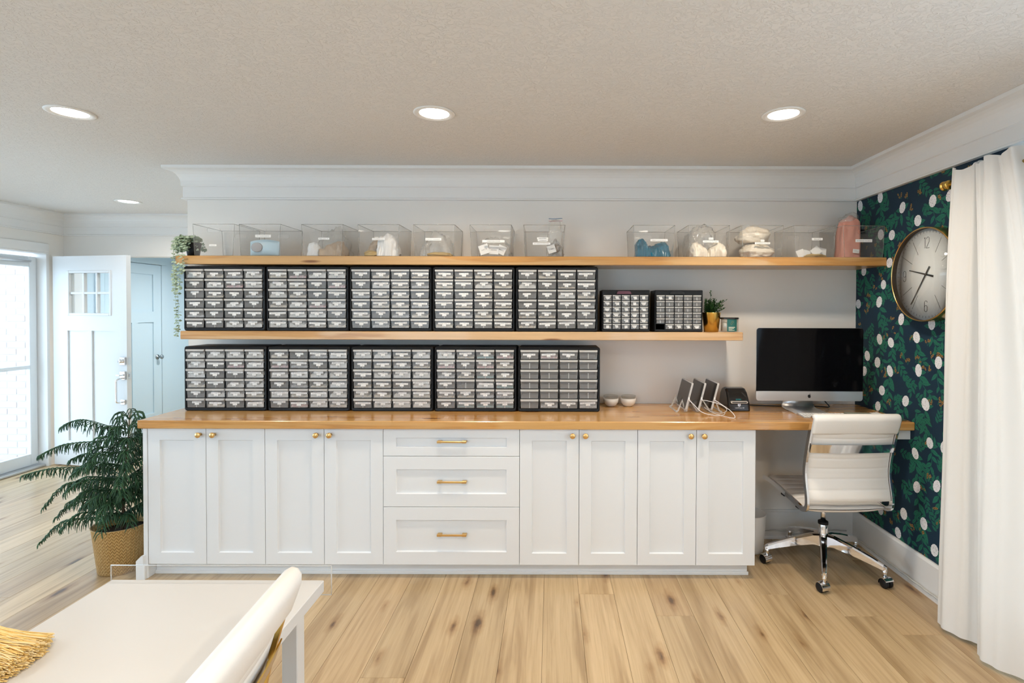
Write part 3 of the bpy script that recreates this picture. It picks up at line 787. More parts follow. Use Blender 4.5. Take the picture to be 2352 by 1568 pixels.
HEAPS = {'bag': [heap(DW * 0.9, 0.09, 0.046, s, [C_['bag'], C_['white']], 0.003) for s in (1, 2)], 'full': [heap(DW * 0.9, 0.09, 0.054, s, [C_['white'], C_['bag']], 0.003) for s in (3, 4)],
         'cream': [heap(DW * 0.9, 0.09, 0.03, s, [C_['cream'], C_['white']], 0.003) for s in (5, 6)], 'gold': [heap(DW * 0.9, 0.09, 0.022, s, [C_['cream'], C_['gold']], 0.0032) for s in (7, 8)],
         'pink': [heap(DW * 0.9, 0.09, 0.03, 9, [C_['pink'], C_['white']], 0.003)], 'teal': [heap(DW * 0.9, 0.09, 0.024, 10, [C_['teal'], C_['white']], 0.002)], 'grey': [heap(DW * 0.9, 0.09, 0.03, 11, [C_['grey'], C_['white']], 0.003)]}
OW, OH, OD = 0.508, 0.398, 0.205
def org_frame(w, h, d, cols, rows, x0, x1, z0, z1, bar, top_round=0.014):
    """hollow black case: rounded shell, back, and the grid of bars between the drawer slots; front at y = 0"""
    mb = MB()
    outer = rrect(-w / 2, w / 2, 0, h, top_round, 4); n = len(outer)
    inner = rrect(x0, x1, z0, z1, 0.003, 4)
    sh = 0.004
    o2 = rrect(-w / 2 + sh, w / 2 - sh, sh, h - sh, top_round, 4)
    vs = [(a, 0.006, b) for a, b in outer] + [(a, 0.0, b) for a, b in o2] + [(a, 0.002, b) for a, b in inner] + [(a, d, b) for a, b in inner] + [(a, d, b) for a, b in outer]
    fs = []
    for k in (0, 1, 2):
        for i in range(n):
            j = (i + 1) % n; fs.append((k * n + i, k * n + j, (k + 1) * n + j, (k + 1) * n + i))
    for i in range(n):
        j = (i + 1) % n; fs.append((i, j, 4 * n + j, 4 * n + i))
    fs.append(tuple(3 * n + i for i in range(n))); fs.append(tuple(4 * n + i for i in range(n)))
    mb.add(vs, fs, 0)
    for i in range(1, cols):
        x = x0 + (x1 - x0) * i / cols; mb.box(x - bar / 2, x + bar / 2, 0.004, d - 0.002, z0, z1)
    for j in range(1, rows):
        z = z0 + (z1 - z0) * j / rows; mb.box(x0, x1, 0.0045, d - 0.002, z - bar * 0.45, z + bar * 0.45)
    return mb
FX0, FX1, FZ0, FZ1 = -0.241, 0.241, 0.018, 0.382
frame_me = org_frame(OW - 0.003, OH, OD, 4, 6, FX0, FX1, FZ0, FZ1, 0.005)
import bmesh as _bm
def fixed(mb, name, mats):
    me = mb.mesh(name, mats); b = _bm.new(); b.from_mesh(me); _bm.ops.recalc_face_normals(b, faces=b.faces); b.to_mesh(me); b.free(); return me
frame_me = fixed(frame_me, 'case', M_black)
drawer_me = drawer_mesh(DW, DH, 0.18, 0.0125)
def organizer(x, z, rotz, label, seed, mix, empties=(), top=True):
    r = empty('drawer_organizer', (x, 3.237, z), (0, 0, rotz)); tag(r, label, 'organizer', 'black drawer organizers with 24 drawers')
    obj('case', frame_me, r)
    g = random.Random(seed); pw_, ph = (FX1 - FX0) / 4, (FZ1 - FZ0) / 6
    for j in range(6):
        for i in range(4):
            d = obj('drawer', drawer_me, r, (FX0 + pw_ * (i + 0.5), 0.001 + g.uniform(-0.002, 0.001), FZ0 + ph * (5 - j) + 0.0032))
            if (j, i) in empties: continue
            lz = g.uniform(0.021, 0.029)
            obj('label', LABELS[g.choice((0, 0, 1, 1, 2, 3, 4, 5, 6))], d, (g.uniform(-0.004, 0.004), -0.0004, lz), (0, R(g.uniform(-2, 2)), 0))
            k = g.choices(list(mix), weights=list(mix.values()))[0]
            if k != 'none': obj('contents', g.choice(HEAPS[k]), d, (0, 0.004, 0.0015))
EM = [(0, 3), (5, 0)] + [(j, i) for j in range(1, 5) for i in range(4)]
mixA = dict(none=4, bag=4, full=2, cream=3, gold=3, grey=2, pink=1)
mixL = dict(none=3, bag=5, full=5, cream=2, gold=1, grey=2, pink=1)
mixD = dict(none=5, teal=2, pink=2, grey=2, cream=1, gold=1, bag=1)
mixR = dict(none=6, gold=3, cream=2, bag=1, grey=2)
ox = [-2.265 + (OW + 0.003) * (i + 0.5) for i in range(5)]
names = ['leftmost, under the trailing plant', 'second from the left', 'third from the left', 'fourth from the left', 'rightmost, beside the small organizers']
for i in range(5):
    organizer(ox[i], 1.397, R((-0.9, 0.2, 0, 0.2, 0)[i]), 'black 24 drawer organizer on the lower shelf, ' + names[i], 100 + i, (mixA, mixA, mixR, mixR, mixR)[i])
names = ['leftmost, above the brass knobs', 'second from the left', 'third from the left', 'fourth from the left', 'rightmost, mostly empty unlabeled drawers']
for i in range(5):
    organizer(ox[i] + 0.004 + 0.0025 * i, 0.9045, R((0.2, 0, 0.2, 0, -0.3)[i]), 'black 24 drawer organizer on the countertop, ' + names[i], 200 + i, (mixL, mixL, mixA, mixD, dict(none=3, pink=1, grey=1))[i], EM if i == 4 else ((3, 1),) if i == 3 else ())

# two small 30 drawer organizers
SW, SH, SD = 0.297, 0.258, 0.15
sx0, sx1, sz0, sz1 = -0.1405, 0.1405, 0.015, 0.228
sframe_me = fixed(org_frame(SW, SH, SD, 5, 6, sx0, sx1, sz0, sz1, 0.0045, 0.005), 'case', M_black)
sdw, sdh = (sx1 - sx0) / 5 - 0.0055, (sz1 - sz0) / 6 - 0.005
sdrawer_me = drawer_mesh(sdw, sdh, 0.13, 0.007)
sheap = [heap(sdw * 0.9, 0.06, 0.012, 60 + i, [C_['cream'], C_['gold'] if i else C_['white']], 0.002) for i in range(2)]
hand = MB(); hand.prism([(-0.046, 0.0), (0.046, 0.0), (0.04, 0.014), (0.03, 0.018), (-0.03, 0.018), (-0.04, 0.014)], -0.010, 0.001, 'y')
hand_me = fixed(hand, 'handle', pm('maroon_plastic', (0.10, 0.022, 0.035), 0.3))
hand_k = fixed(hand, 'handle', M_blackg)
def small_org(x, label, lab, hm, seed, missing=()):
    r = empty('drawer_organizer', (x, 3.25, 1.3972)); tag(r, label, 'organizer', 'small organizers with 30 drawers')
    obj('case', sframe_me, r); obj('handle', hm, r, (-0.012, 0, 0.233))
    g = random.Random(seed)
    for j in range(6):
        for i in range(5):
            if (j, i) in missing: continue
            d = obj('drawer', sdrawer_me, r, (sx0 + (sx1 - sx0) / 5 * (i + 0.5), 0.001, sz0 + (sz1 - sz0) / 6 * (5 - j) + 0.0028))
            if lab(j, i):
                obj('label', g.choice(SLABELS), d, (g.uniform(-0.003, 0.003), -0.0004, g.uniform(0.012, 0.016)), (0, R(g.uniform(-3, 3)), 0))
                if g.random() < 0.5: obj('contents', g.choice(sheap), d, (0, 0.003, 0.0012))
small_org(0.460, 'small black organizer with maroon handle, every drawer labeled, on lower shelf', lambda j, i: True, hand_me, 5)
small_org(0.787, 'small black organizer with one missing drawer, next to the gold potted plant', lambda j, i: (j == 0 and i < 2) or j == 5, hand_k, 6, ((5, 0),))

# ================================================================== CLEAR BINS ON THE UPPER SHELF
BW, BWB, BH, BD, BY = 0.254, 0.234, 0.194, 0.285, 3.236
ZS = 1.8573
def bin_mesh():
    mb = MB(); t = 0.0025
    slot = rrect(-0.04, 0.04, 0.145, 0.172, 0.0125, 4)
    def wall_slot(y, yt):
        out = []
        for (a, b) in rrect(-0.5, 0.5, 0.002, BH, 0.0005, 4):
            k = b / BH; hw = BWB / 2 + (BW - BWB) / 2 * k
            out.append((a * 2 * hw, b))
        n = len(out)
        vs = [(a, y, b) for a, b in out] + [(a, y, b) for a, b in slot] + [(a, yt, b) for a, b in out] + [(a, yt, b) for a, b in slot]
        fs = []
        for i in range(n):
            j = (i + 1) % n
            fs += [(i, j, n + j, n + i), (2 * n + i, 2 * n + j, 3 * n + j, 3 * n + i)]
        mb.add(vs, fs, 0)
        fs = [(n + i, n + (i + 1) % n, 3 * n + (i + 1) % n, 3 * n + i) for i in range(n)]
        mb.add(vs, fs, 1)
    wall_slot(0.0, t); wall_slot(BD, BD - t)
    for s_ in (-1, 1):
        for xx in (0, t):
            mb.add([(s_ * (BWB / 2 - xx), 0.001, 0.002), (s_ * (BWB / 2 - xx), BD - 0.001, 0.002), (s_ * (BW / 2 - xx), BD - 0.001, BH), (s_ * (BW / 2 - xx), 0.001, BH)], [(0, 1, 2, 3)], 0)
    mb.box(-BWB / 2, BWB / 2, 0.001, BD - 0.001, 0.0, 0.003, 0)
    # thick moulded edges: rim and corner posts
    c = [(-BW / 2, 0), (BW / 2, 0), (BW / 2, BD), (-BW / 2, BD)]
    for i in range(4):
        a, b = c[i], c[(i + 1) % 4]
        mb.tube([(a[0], a[1], BH), (b[0], b[1], BH)], 0.0018, 5, 1)
        mb.tube([(a[0] * BWB / BW, a[1], 0.002), (a[0], a[1], BH)], 0.0015, 5, 1)
    return mb.mesh('bin_body', [M_clear, M_edge])
bin_me = bin_mesh()
def blabel(w, h, seed, lines=None):
    mb = MB(); mb.box(-w / 2, w / 2, -0.0007, 0, -h / 2, h / 2)
    if not lines: marks(mb, -w * 0.42, w * 0.42, -h * 0.4, h * 0.4, -0.0009, 1, random.Random(seed))
    return mb.mesh('label', [M_paper, M_ink])
def clear_bin(x, label, labs):
    r = empty('clear_bin', (x, BY, ZS)); tag(r, label, 'bin', 'clear bins on the upper shelf')
    obj('bin_body', bin_me, r)
    for (lx, lz, w, h, tx) in labs:
        l = obj('label', blabel(w, h, int(lx * 999) + 7, tx), r, (lx, -0.0006, lz))
        if tx: obj('lettering', text_mesh(tx, h * 0.62, M_inkd), l, (0, -0.0008, -h * 0.03), (R(90), 0, 0))
    return r
BX = [-2.0705, -1.787, -1.405, -1.060, -0.719, -0.373, -0.044, 0.630, 0.9665, 1.294, 1.6135, 1.915]
clear_bin(BX[0], 'clear empty bin at the left end beside the trailing plant', [(-0.005, 0.065, 0.045, 0.011, None)])
clear_bin(BX[1], 'clear bin holding the pale blue pouch', [(0.02, 0.122, 0.095, 0.016, None)])
clear_bin(BX[2], 'clear bin holding a white pouch and brown bags', [(0.01, 0.107, 0.068, 0.012, None)])
clear_bin(BX[3], 'clear bin holding gold beads and a scribbled white bag', [(0.0, 0.105, 0.078, 0.013, None)])
clear_bin(BX[4], 'clear bin holding gold pieces in thin film', [(-0.005, 0.105, 0.098, 0.015, None)])
clear_bin(BX[5], 'clear bin holding a bag of small white cards', [(0.018, 0.094, 0.137, 0.015, 'CHRISTMAS STOCK')])
clear_bin(BX[6], 'clear bin with a zip bag sticking out of the top', [(-0.01, 0.112, 0.068, 0.0125, 'HALLOWEEN'), (-0.008, 0.0995, 0.062, 0.0125, 'CLEARANCE'), (-0.016, 0.080, 0.108, 0.0135, None)])
clear_bin(BX[7], 'clear bin holding teal plastic', [(0.03, 0.103, 0.106, 0.014, None)])
clear_bin(BX[8], 'clear bin holding cream bundles in film', [(0.012, 0.113, 0.028, 0.013, None), (0.01, 0.096, 0.096, 0.012, None)])
clear_bin(BX[9], 'clear bin holding two puffy bags one above the other', [(0.0, 0.101, 0.024, 0.013, None), (0.0, 0.086, 0.094, 0.012, None)])
clear_bin(BX[10], 'clear bin holding a few small paper packets', [(0.016, 0.112, 0.066, 0.014, 'FREE GIFTS')])
clear_bin(BX[11], 'clear bin holding a pink cloth bundle against the wallpaper', [(0.0, 0.103, 0.102, 0.018, None)])

def blob(name, c, r, seed, mat, label, cat, amp=0.18, flat=0.35, freq=1.6, nu=44, nv=30, group=None, sharp=1.1):
    """crumpled bag: ellipsoid with creased noise and a flattened underside"""
    mb = MB()
    def fn(u, v):
        a = u * 2 * math.pi; b = v * math.pi
        d = Vector((math.sin(b) * math.cos(a), math.sin(b) * math.sin(a), -math.cos(b)))
        k = 1 + amp * noise.noise(d * freq + Vector((seed * 3.1, seed, 0))) * 2 + amp * 0.6 * abs(noise.noise(d * freq * 2.7 + Vector((seed, 5, 2)))) - (amp * sharp * abs(noise.noise(d * 5.5 + Vector((seed, 1, 9)))))
        k -= amp * 0.7 * abs(noise.noise(d * 11 + Vector((seed, 4, 1))))
        k += amp * 0.55
        p = Vector((d.x * r[0] * k, d.y * r[1] * k, d.z * r[2] * k))
        lo = -r[2] * (1 - flat)
        if p.z < lo: p.z = lo
        return (p.x, p.y, p.z - lo)
    mb.grid(fn, nu, nv, 0, True)
    o = mb.build(name, mat, None, c)
    return tag(o, label, cat, group)
def mound(name, c, w, d, prof, seed, mat, label, cat, amp=0.012, group=None):
    """slumped bag lying in a bin: heights given along x, creased surface, closed underneath"""
    mb = MB()
    def hgt(u):
        a = u * (len(prof) - 1); i = min(int(a), len(prof) - 2); f = a - i; f = f * f * (3 - 2 * f)
        return prof[i] * (1 - f) + prof[i + 1] * f
    def fn(u, v):
        a = math.pi * (1 - v); x = (u - 0.5) * w; e = math.sqrt(max(0.0, 1 - (2 * u - 1) ** 6))
        h = hgt(u) * max(0.12, e); yy = math.cos(a); zz = max(0.0, math.sin(a)) ** 0.6
        b = Vector((x, -yy * d / 2 * (0.35 + 0.65 * e), zz * h)); q = b * 15 + Vector((seed * 1.7, seed, 0))
        k = amp * (1.1 * noise.noise(q) + 1.1 * (0.35 - abs(noise.noise(q * 1.9))) + 0.7 * (0.3 - abs(noise.noise(q * 3.7))))
        return (b.x + k * 0.7 * (2 * u - 1), b.y - k * yy * 1.3, max(0.0, b.z + k * zz * 1.1))
    mb.grid(fn, 48, 22, 0, True)
    mb.add([fn(i / 48, 0) for i in range(49)] + [fn(i / 48, 1) for i in range(49)], [(i, i + 1, i + 50, i + 49) for i in range(48)], 0)
    return tag(mb.build(name, mat, None, c), label, cat, group)
def card(name, c, w, h, rot, mat, label, cat, group=None, ink=True):
    mb = MB(); mb.box(-w / 2, w / 2, -0.001, 0.001, -h / 2, h / 2)
    if ink: marks(mb, -w * 0.3, w * 0.3, -h * 0.2, h * 0.15, -0.0012, 1, random.Random(int(w * 9999) + int(c[0] * 100)))
    return tag(mb.build(name, [mat, M_ink], None, c, rot), label, cat, group)
ZI = ZS + 0.0035
M_pouchb = pm('pale_blue_plastic', (0.55, 0.74, 0.86), 0.3)
M_pouchw = pm('white_pouch_plastic', (0.84, 0.84, 0.84), 0.35)
M_brown = pm('kraft_bag', (0.50, 0.40, 0.30), 0.5)
M_beads = pm('gold_beads', (0.70, 0.50, 0.20), 0.3, 0.6, bump=(420, 0.9))
M_tealb = pm('teal_plastic', (0.0, 0.13, 0.22), 0.22)
M_cream = pm('cream_wadding', (0.80, 0.73, 0.62), 0.30, bump=(70, 0.5))
M_pinkc = pm('pink_cloth', (0.78, 0.36, 0.28), 0.6, bump=(60, 0.3))
# pale blue pouch with a round window
pb = empty('pouch', (BX[1] + 0.005, BY + 0.05, ZI)); tag(pb, 'pale blue pouch with a round grey window inside the second bin', 'pouch')
mb = MB()
def pouch(u, v, w, h, t):
    x = (u - 0.5) * w; z = v * h - 0.02 * (abs(u - 0.5) * 2) ** 2 * h * 6 * v
    return x, z, t * (math.sin(math.pi * u) ** 0.5) * (math.sin(math.pi * min(1, v * 0.96 + 0.02)) ** 0.5)
mb.grid(lambda u, v: (lambda q: (q[0], -q[2], q[1]))(pouch(u, v, 0.185, 0.102, 0.03)), 20, 12)
mb.grid(lambda u, v: (lambda q: (q[0], q[2], q[1]))(pouch(u, v, 0.185, 0.102, 0.02)), 20, 12, flip=True)
mb.build('pouch_body', M_pouchb, pb)
mb = MB(); mb.lathe([(0.0, 0.002), (0.033, 0.002), (0.036, 0.0)], 24, xf=Matrix.Translation((-0.035, -0.031, 0.052)) @ Matrix.Rotation(R(90), 4, 'X') @ Matrix.Diagonal((1, 0.82, 1, 1)))
mb.build('window_patch', pm('grey_patch', (0.42, 0.42, 0.44), 0.5), pb)
mound('pouch', (BX[2] - 0.072, BY + 0.05, ZI), 0.082, 0.05, [0.074, 0.08, 0.083, 0.08, 0.074], 2, M_pouchw, 'small white pouch at the left of the third bin', 'pouch', 0.006)
mound('bag', (BX[2] + 0.04, BY + 0.085, ZI), 0.15, 0.14, [0.05, 0.08, 0.088, 0.085, 0.06], 3, M_brown, 'brown crumpled bag at the right of the third bin', 'bag', 0.016)
mound('bag', (BX[2] - 0.005, BY + 0.21, ZI), 0.20, 0.12, [0.06, 0.15, 0.185, 0.21, 0.13, 0.07], 4, M_film, 'tall thin film bag at the back of the third bin', 'bag', 0.02)
mound('bag', (BX[3] + 0.042, BY + 0.07, ZI), 0.13, 0.10, [0.09, 0.125, 0.13, 0.115, 0.08], 5, M_pouchw, 'white bag at the right of the fourth bin', 'bag', 0.013)
mound('bag', (BX[3] - 0.055, BY + 0.17, ZI), 0.12, 0.13, [0.06, 0.10, 0.115, 0.10, 0.06], 6, M_brown, 'beige bag at the left of the fourth bin', 'bag', 0.014)
blob('bead_heap', (BX[3] - 0.06, BY + 0.045, ZI), (0.042, 0.035, 0.022), 7, M_beads, 'small heap of gold beads in the fourth bin', 'beads', 0.1)
mound('bag', (BX[4], BY + 0.13, ZI), 0.20, 0.15, [0.06, 0.12, 0.15, 0.14, 0.12, 0.06], 8, M_film, 'thin clear film bag standing in the fifth bin', 'bag', 0.022)
blob('bead_heap', (BX[4] + 0.02, BY + 0.045, ZI), (0.075, 0.035, 0.016), 9, M_beads, 'low heap of gold pieces in the fifth bin', 'beads', 0.15)
mound('bag', (BX[5] + 0.01, BY + 0.15, ZI), 0.20, 0.13, [0.06, 0.11, 0.125, 0.12, 0.09], 10, M_film, 'clear film bag behind the white cards in the sixth bin', 'bag', 0.02)
for k, (dx, dz, w, h, a, lb) in enumerate(((-0.045, 0.045, 0.06, 0.06, -18, 'left'), (0.015, 0.043, 0.06, 0.055, 3, 'middle'), (0.062, 0.043, 0.052, 0.055, 24, 'right'))):
    card('tag_card', (BX[5] + dx, BY + 0.04 + 0.006 * k, ZI + dz), w, h, (R(-6), R(a), 0), M_paper, 'small white jewelry card in the sixth bin, ' + lb + ' of three', 'card', 'white cards in the sixth bin')
mound('zip_bag', (BX[6] + 0.065, BY + 0.09, ZI), 0.098, 0.075, [0.19, 0.225, 0.235, 0.23, 0.20], 12, M_film, 'tall clear zip bag sticking out of the seventh bin', 'bag', 0.010)
mb = MB(); mb.grid(lambda u, v: ((u - 0.5) * 0.085, 0.008 * math.sin(u * 5), v * 0.07), 8, 6); mb.grid(lambda u, v: ((u - 0.5) * 0.085, 0.002 + 0.008 * math.sin(u * 5), v * 0.07), 8, 6, flip=True)
mb.tube([((u / 8 - 0.5) * 0.085, 0.008 * math.sin(u / 8 * 5), 0.07) for u in range(9)], 0.003, 6, 1)
mb.tube([((u / 8 - 0.5) * 0.085, 0.008 * math.sin(u / 8 * 5) - 0.001, 0.055) for u in range(9)], 0.0018, 6, 2)
o = mb.build('zip_top', [M_film, pm('zip_blue', (0.25, 0.34, 0.46), 0.3), pm('zip_red', (0.5, 0.22, 0.3), 0.4)], None, (BX[6] + 0.07, BY + 0.09, ZI + 0.175))
zb = bpy.data.objects['zip_bag']; o.parent = zb; o.location = (0.005, 0, 0.175)
card('tag_card', (BX[6] + 0.045, BY + 0.035, ZI + 0.048), 0.05, 0.05, (R(-5), R(-18), 0), M_paper, 'white price card leaning at the front of the seventh bin', 'card')
blob('metal_bits', (BX[6] + 0.072, BY + 0.085, ZI), (0.042, 0.03, 0.06), 13, pm('grey_metal_bits', (0.30, 0.28, 0.26), 0.3, 0.6, bump=(160, 1.0)), 'grey metal trinkets inside the zip bag in the seventh bin', 'trinkets', 0.2)
mound('plastic_bag', (BX[7] - 0.058, BY + 0.075, ZI), 0.10, 0.11, [0.085, 0.118, 0.122, 0.10, 0.055, 0.03], 14, M_tealb, 'taller teal plastic bag at the left of its bin', 'bag', 0.016)
mound('plastic_bag', (BX[7] + 0.045, BY + 0.07, ZI), 0.135, 0.10, [0.05, 0.066, 0.078, 0.09, 0.092, 0.055], 15, M_tealb, 'wider teal plastic bag at the right of its bin', 'bag', 0.016)
mound('plastic_bag', (BX[7] + 0.0, BY + 0.17, ZI), 0.17, 0.09, [0.04, 0.07, 0.075, 0.07, 0.05], 16, pm('dark_teal_plastic', (0.01, 0.07, 0.14), 0.25), 'dark blue plastic bag behind the two teal bags', 'bag', 0.016)
mound('wadding', (BX[8] - 0.052, BY + 0.07, ZI), 0.11, 0.11, [0.055, 0.08, 0.082, 0.06], 17, M_cream, 'cream bundle at the left of the ninth bin', 'bundle', 0.016)
mound('wadding', (BX[8] + 0.058, BY + 0.07, ZI), 0.112, 0.11, [0.05, 0.07, 0.09, 0.088, 0.05], 18, M_cream, 'cream bundle at the right of the ninth bin', 'bundle', 0.016)
mound('bag', (BX[8], BY + 0.19, ZI), 0.22, 0.15, [0.12, 0.18, 0.20, 0.215, 0.19, 0.10], 19, M_film, 'large clear film bag rising above the ninth bin', 'bag', 0.024)
blob('puffy_bag', (BX[9] + 0.0, BY + 0.09, ZI), (0.105, 0.07, 0.052), 20, M_cream, 'cream puffy bag at the bottom of the tenth bin', 'bag', 0.16)
blob('puffy_bag', (BX[9] - 0.015, BY + 0.11, ZI + 0.095), (0.098, 0.07, 0.056), 21, M_cream, 'glossy puffy bag lying on top in the tenth bin', 'bag', 0.16)
for k, (dx, dz, w, h, a, lb) in enumerate(((-0.06, 0.025, 0.05, 0.05, -20, 'leftmost'), (-0.015, 0.026, 0.045, 0.045, 15, 'second from left'), (0.035, 0.04, 0.055, 0.05, -38, 'third from left'), (0.08, 0.036, 0.05, 0.055, 12, 'rightmost'))):
    card('paper_packet', (BX[10] + dx, BY + 0.05 + 0.015 * (k % 2), ZI + dz), w, h, (R(-14), R(a), 0), M_paper, 'small white paper packet in the gifts bin, ' + lb, 'packet', 'paper packets in the gifts bin', False)
blob('bead_heap', (BX[10] + 0.03, BY + 0.06, ZI), (0.07, 0.04, 0.014), 22, M_beads, 'low heap of gold bits in the gifts bin', 'beads', 0.2)
pk = empty('cloth_bundle', (BX[11] - 0.047, BY + 0.10, ZI)); tag(pk, 'folded pink cloth bundle standing in the rightmost bin', 'cloth')
mb = MB()
def cloth(u, v):
    a = u * 2 * math.pi
    w = 0.066 - 0.010 * v; t = 0.05 - 0.012 * v
    k = 1 + 0.16 * noise.noise((math.cos(a) * 2.2, math.sin(a) * 2.2, v * 2.4)) + 0.10 * abs(noise.noise((math.cos(a) * 5, math.sin(a) * 5, v * 3 + 4))) * (1 - 0.5 * v)
    k *= 1 if v < 0.86 else math.sqrt(max(0.02, 1 - ((v - 0.86) / 0.14) ** 2)) * 0.75 + 0.25
    sq = 1 / max(abs(math.cos(a)), abs(math.sin(a))) ** 0.6
    return (math.cos(a) * w * k * sq + 0.012 * v, math.sin(a) * t * k * sq, v * 0.255 + (0.02 * math.sin(a + 0.8) * max(0, v - 0.7) / 0.3))
mb.grid(cloth, 40, 20); mb.add([cloth(i / 40, 1) for i in range(40)], [tuple(range(40))])
mb.build('cloth_body', M_pinkc, pk)
mb = MB(); mb.box(-0.02, 0.02, -0.001, 0, -0.012, 0.012); marks(mb, -0.015, 0.015, -0.008, 0.008, -0.0012, 1, random.Random(4), 2); mb.build('care_tag', [M_paper, M_ink], pk, (0.022, -0.062, 0.04), (0, R(5), 0))
blob('film_wrap', (BX[11] - 0.03, BY + 0.12, ZI + 0.2), (0.055, 0.04, 0.05), 25, M_film, 'clear film crumpled around the top of the pink cloth', 'plastic film', 0.2)

# ================================================================== PLANTS
def leafshape(mb, p, d, nrm, L, w, m=0, cup=0.15):
    p, d, nrm = Vector(p), Vector(d).normalized(), Vector(nrm)
    s_ = d.cross(nrm)
    if s_.length < 1e-4: s_ = d.cross(Vector((1, 0, 0)))
    s_.normalize(); up = s_.cross(d)
    pts = []
    for t, k in ((0, 0), (0.3, 0.85), (0.62, 0.9), (1, 0), (0.62, -0.9), (0.3, -0.85)):
        pts.append(p + d * t * L + s_ * k * w + up * (-cup * L * t * t))
    mid = p + d * 0.48 * L - up * 0.12 * w
    mb.add(pts + [mid], [(0, 1, 6), (1, 2, 6), (2, 3, 6), (3, 4, 6), (4, 5, 6), (5, 0, 6)], m, False)
# trailing eucalyptus at the left end of the upper shelf
tp = empty('trailing_plant', (-2.252, 3.32, ZS)); tag(tp, 'trailing eucalyptus in a small black pot at the shelf end', 'plant')
mb = MB(); mb.lathe([(0.0, 0.0), (0.032, 0.0), (0.045, 0.088), (0.041, 0.088), (0.037, 0.075), (0.0, 0.075)], 24); mb.build('pot', M_black, tp)
M_euc = pm('eucalyptus_leaf', (0.36, 0.47, 0.33), 0.55); M_euc2 = pm('eucalyptus_leaf_pale', (0.46, 0.56, 0.42), 0.6)
g = random.Random(21)
def strand(name, pts, n, L):
    mb = MB(); c = bez(pts, 8); mb.tube(c, 0.0007, 5, 0)
    for i in range(n):
        q = c[int((i + 0.5) / n * (len(c) - 1))]
        a = g.uniform(0, 6.28)
        for s_ in (0, math.pi):
            l = L * g.uniform(0.7, 1.2)
            leafshape(mb, q, (math.cos(a + s_), math.sin(a + s_), g.uniform(-0.5, 0.35)), (g.uniform(-0.8, 0.8), -0.9, 0.6), l, l * 0.42, g.choice((0, 0, 1)))
    mb.build(name, [M_euc, M_euc2, M_bark], tp)
for k in range(40):
    a = g.uniform(0.6, 5.9) if k < 18 else R(g.uniform(170, 260)); r_ = g.uniform(0.03, 0.10)
    if math.cos(a) > 0.2: r_ *= 0.3
    strand('stem', [(0, 0, 0.075), (math.cos(a) * r_ * 0.5, math.sin(a) * r_ * 0.5, 0.11 + g.uniform(0, 0.02)), (math.cos(a) * r_, math.sin(a) * r_, 0.09 + g.uniform(-0.04, 0.03)), (math.cos(a) * r_ * 1.15, math.sin(a) * r_ * 1.15, 0.03 + g.uniform(0, 0.04))], 11, 0.021)
for (dx, dy, zz, n) in ((-0.071, -0.06, -0.50, 36), (-0.065, -0.05, -0.46, 30), (-0.035, -0.12, -0.17, 14), (0.005, -0.13, -0.21, 16), (-0.058, -0.09, -0.22, 14), (0.022, -0.125, -0.11, 9)):
    strand('stem', [(0, 0, 0.08), (dx * 0.6, dy * 0.6, 0.10), (dx, dy, 0.05), (dx * 1.02, dy * 1.02, zz * 0.4), (dx * 0.95, dy * 1.04, zz * 0.75), (dx * 0.93, dy * 1.05, zz)], n + 10, 0.018)
# grass-like plant in the gold pot
gp = empty('potted_plant', (1.003, 3.30, 1.3972)); tag(gp, 'small green bushy plant in a gold pot on lower shelf', 'plant')
mb = MB(); mb.lathe([(0.0, 0.0), (0.044, 0.0), (0.0565, 0.118), (0.0575, 0.121), (0.0545, 0.121), (0.050, 0.10), (0.0, 0.10)], 40); mb.build('pot', M_gold, gp)
M_grn = pm('bush_leaf', (0.018, 0.075, 0.018), 0.5); M_grn2 = pm('bush_leaf_light', (0.05, 0.15, 0.035), 0.5)
for k in range(46):
    a = g.uniform(0, 6.28); r0 = g.uniform(0, 0.035); tip = g.uniform(0.02, 0.085) if k % 3 else g.uniform(0.0, 0.04); hz = 0.135 + g.uniform(0.03, 0.085) - tip * 0.35
    if math.cos(a) < -0.3: tip = min(tip, 0.022)
    if k == 0: a, tip, hz = 0.2, 0.10, 0.20
    if k == 1: a, tip, hz = 1.6, 0.01, 0.255
    mb = MB(); c = bez([(math.cos(a) * r0, math.sin(a) * r0, 0.10), (math.cos(a) * (r0 + tip * 0.4), math.sin(a) * (r0 + tip * 0.4), 0.10 + (hz - 0.10) * 0.6), (math.cos(a) * (r0 * 0.5 + tip), math.sin(a) * (r0 * 0.5 + tip), hz)], 8)
    mb.tube(c, 0.0009, 4, 0)
    for i in range(11):
        q = c[int((i + 1) / 11.5 * (len(c) - 1))]; b = g.uniform(0, 6.28)
        for s_ in (0, 2.1, 4.2):
            l = g.uniform(0.012, 0.02); leafshape(mb, q, (math.cos(b + s_) * 0.7, math.sin(b + s_) * 0.7, 0.75), (0, 0, 1), l, l * 0.2, g.choice((0, 0, 1)))
    mb.build('stem', [M_grn, M_grn2], gp)
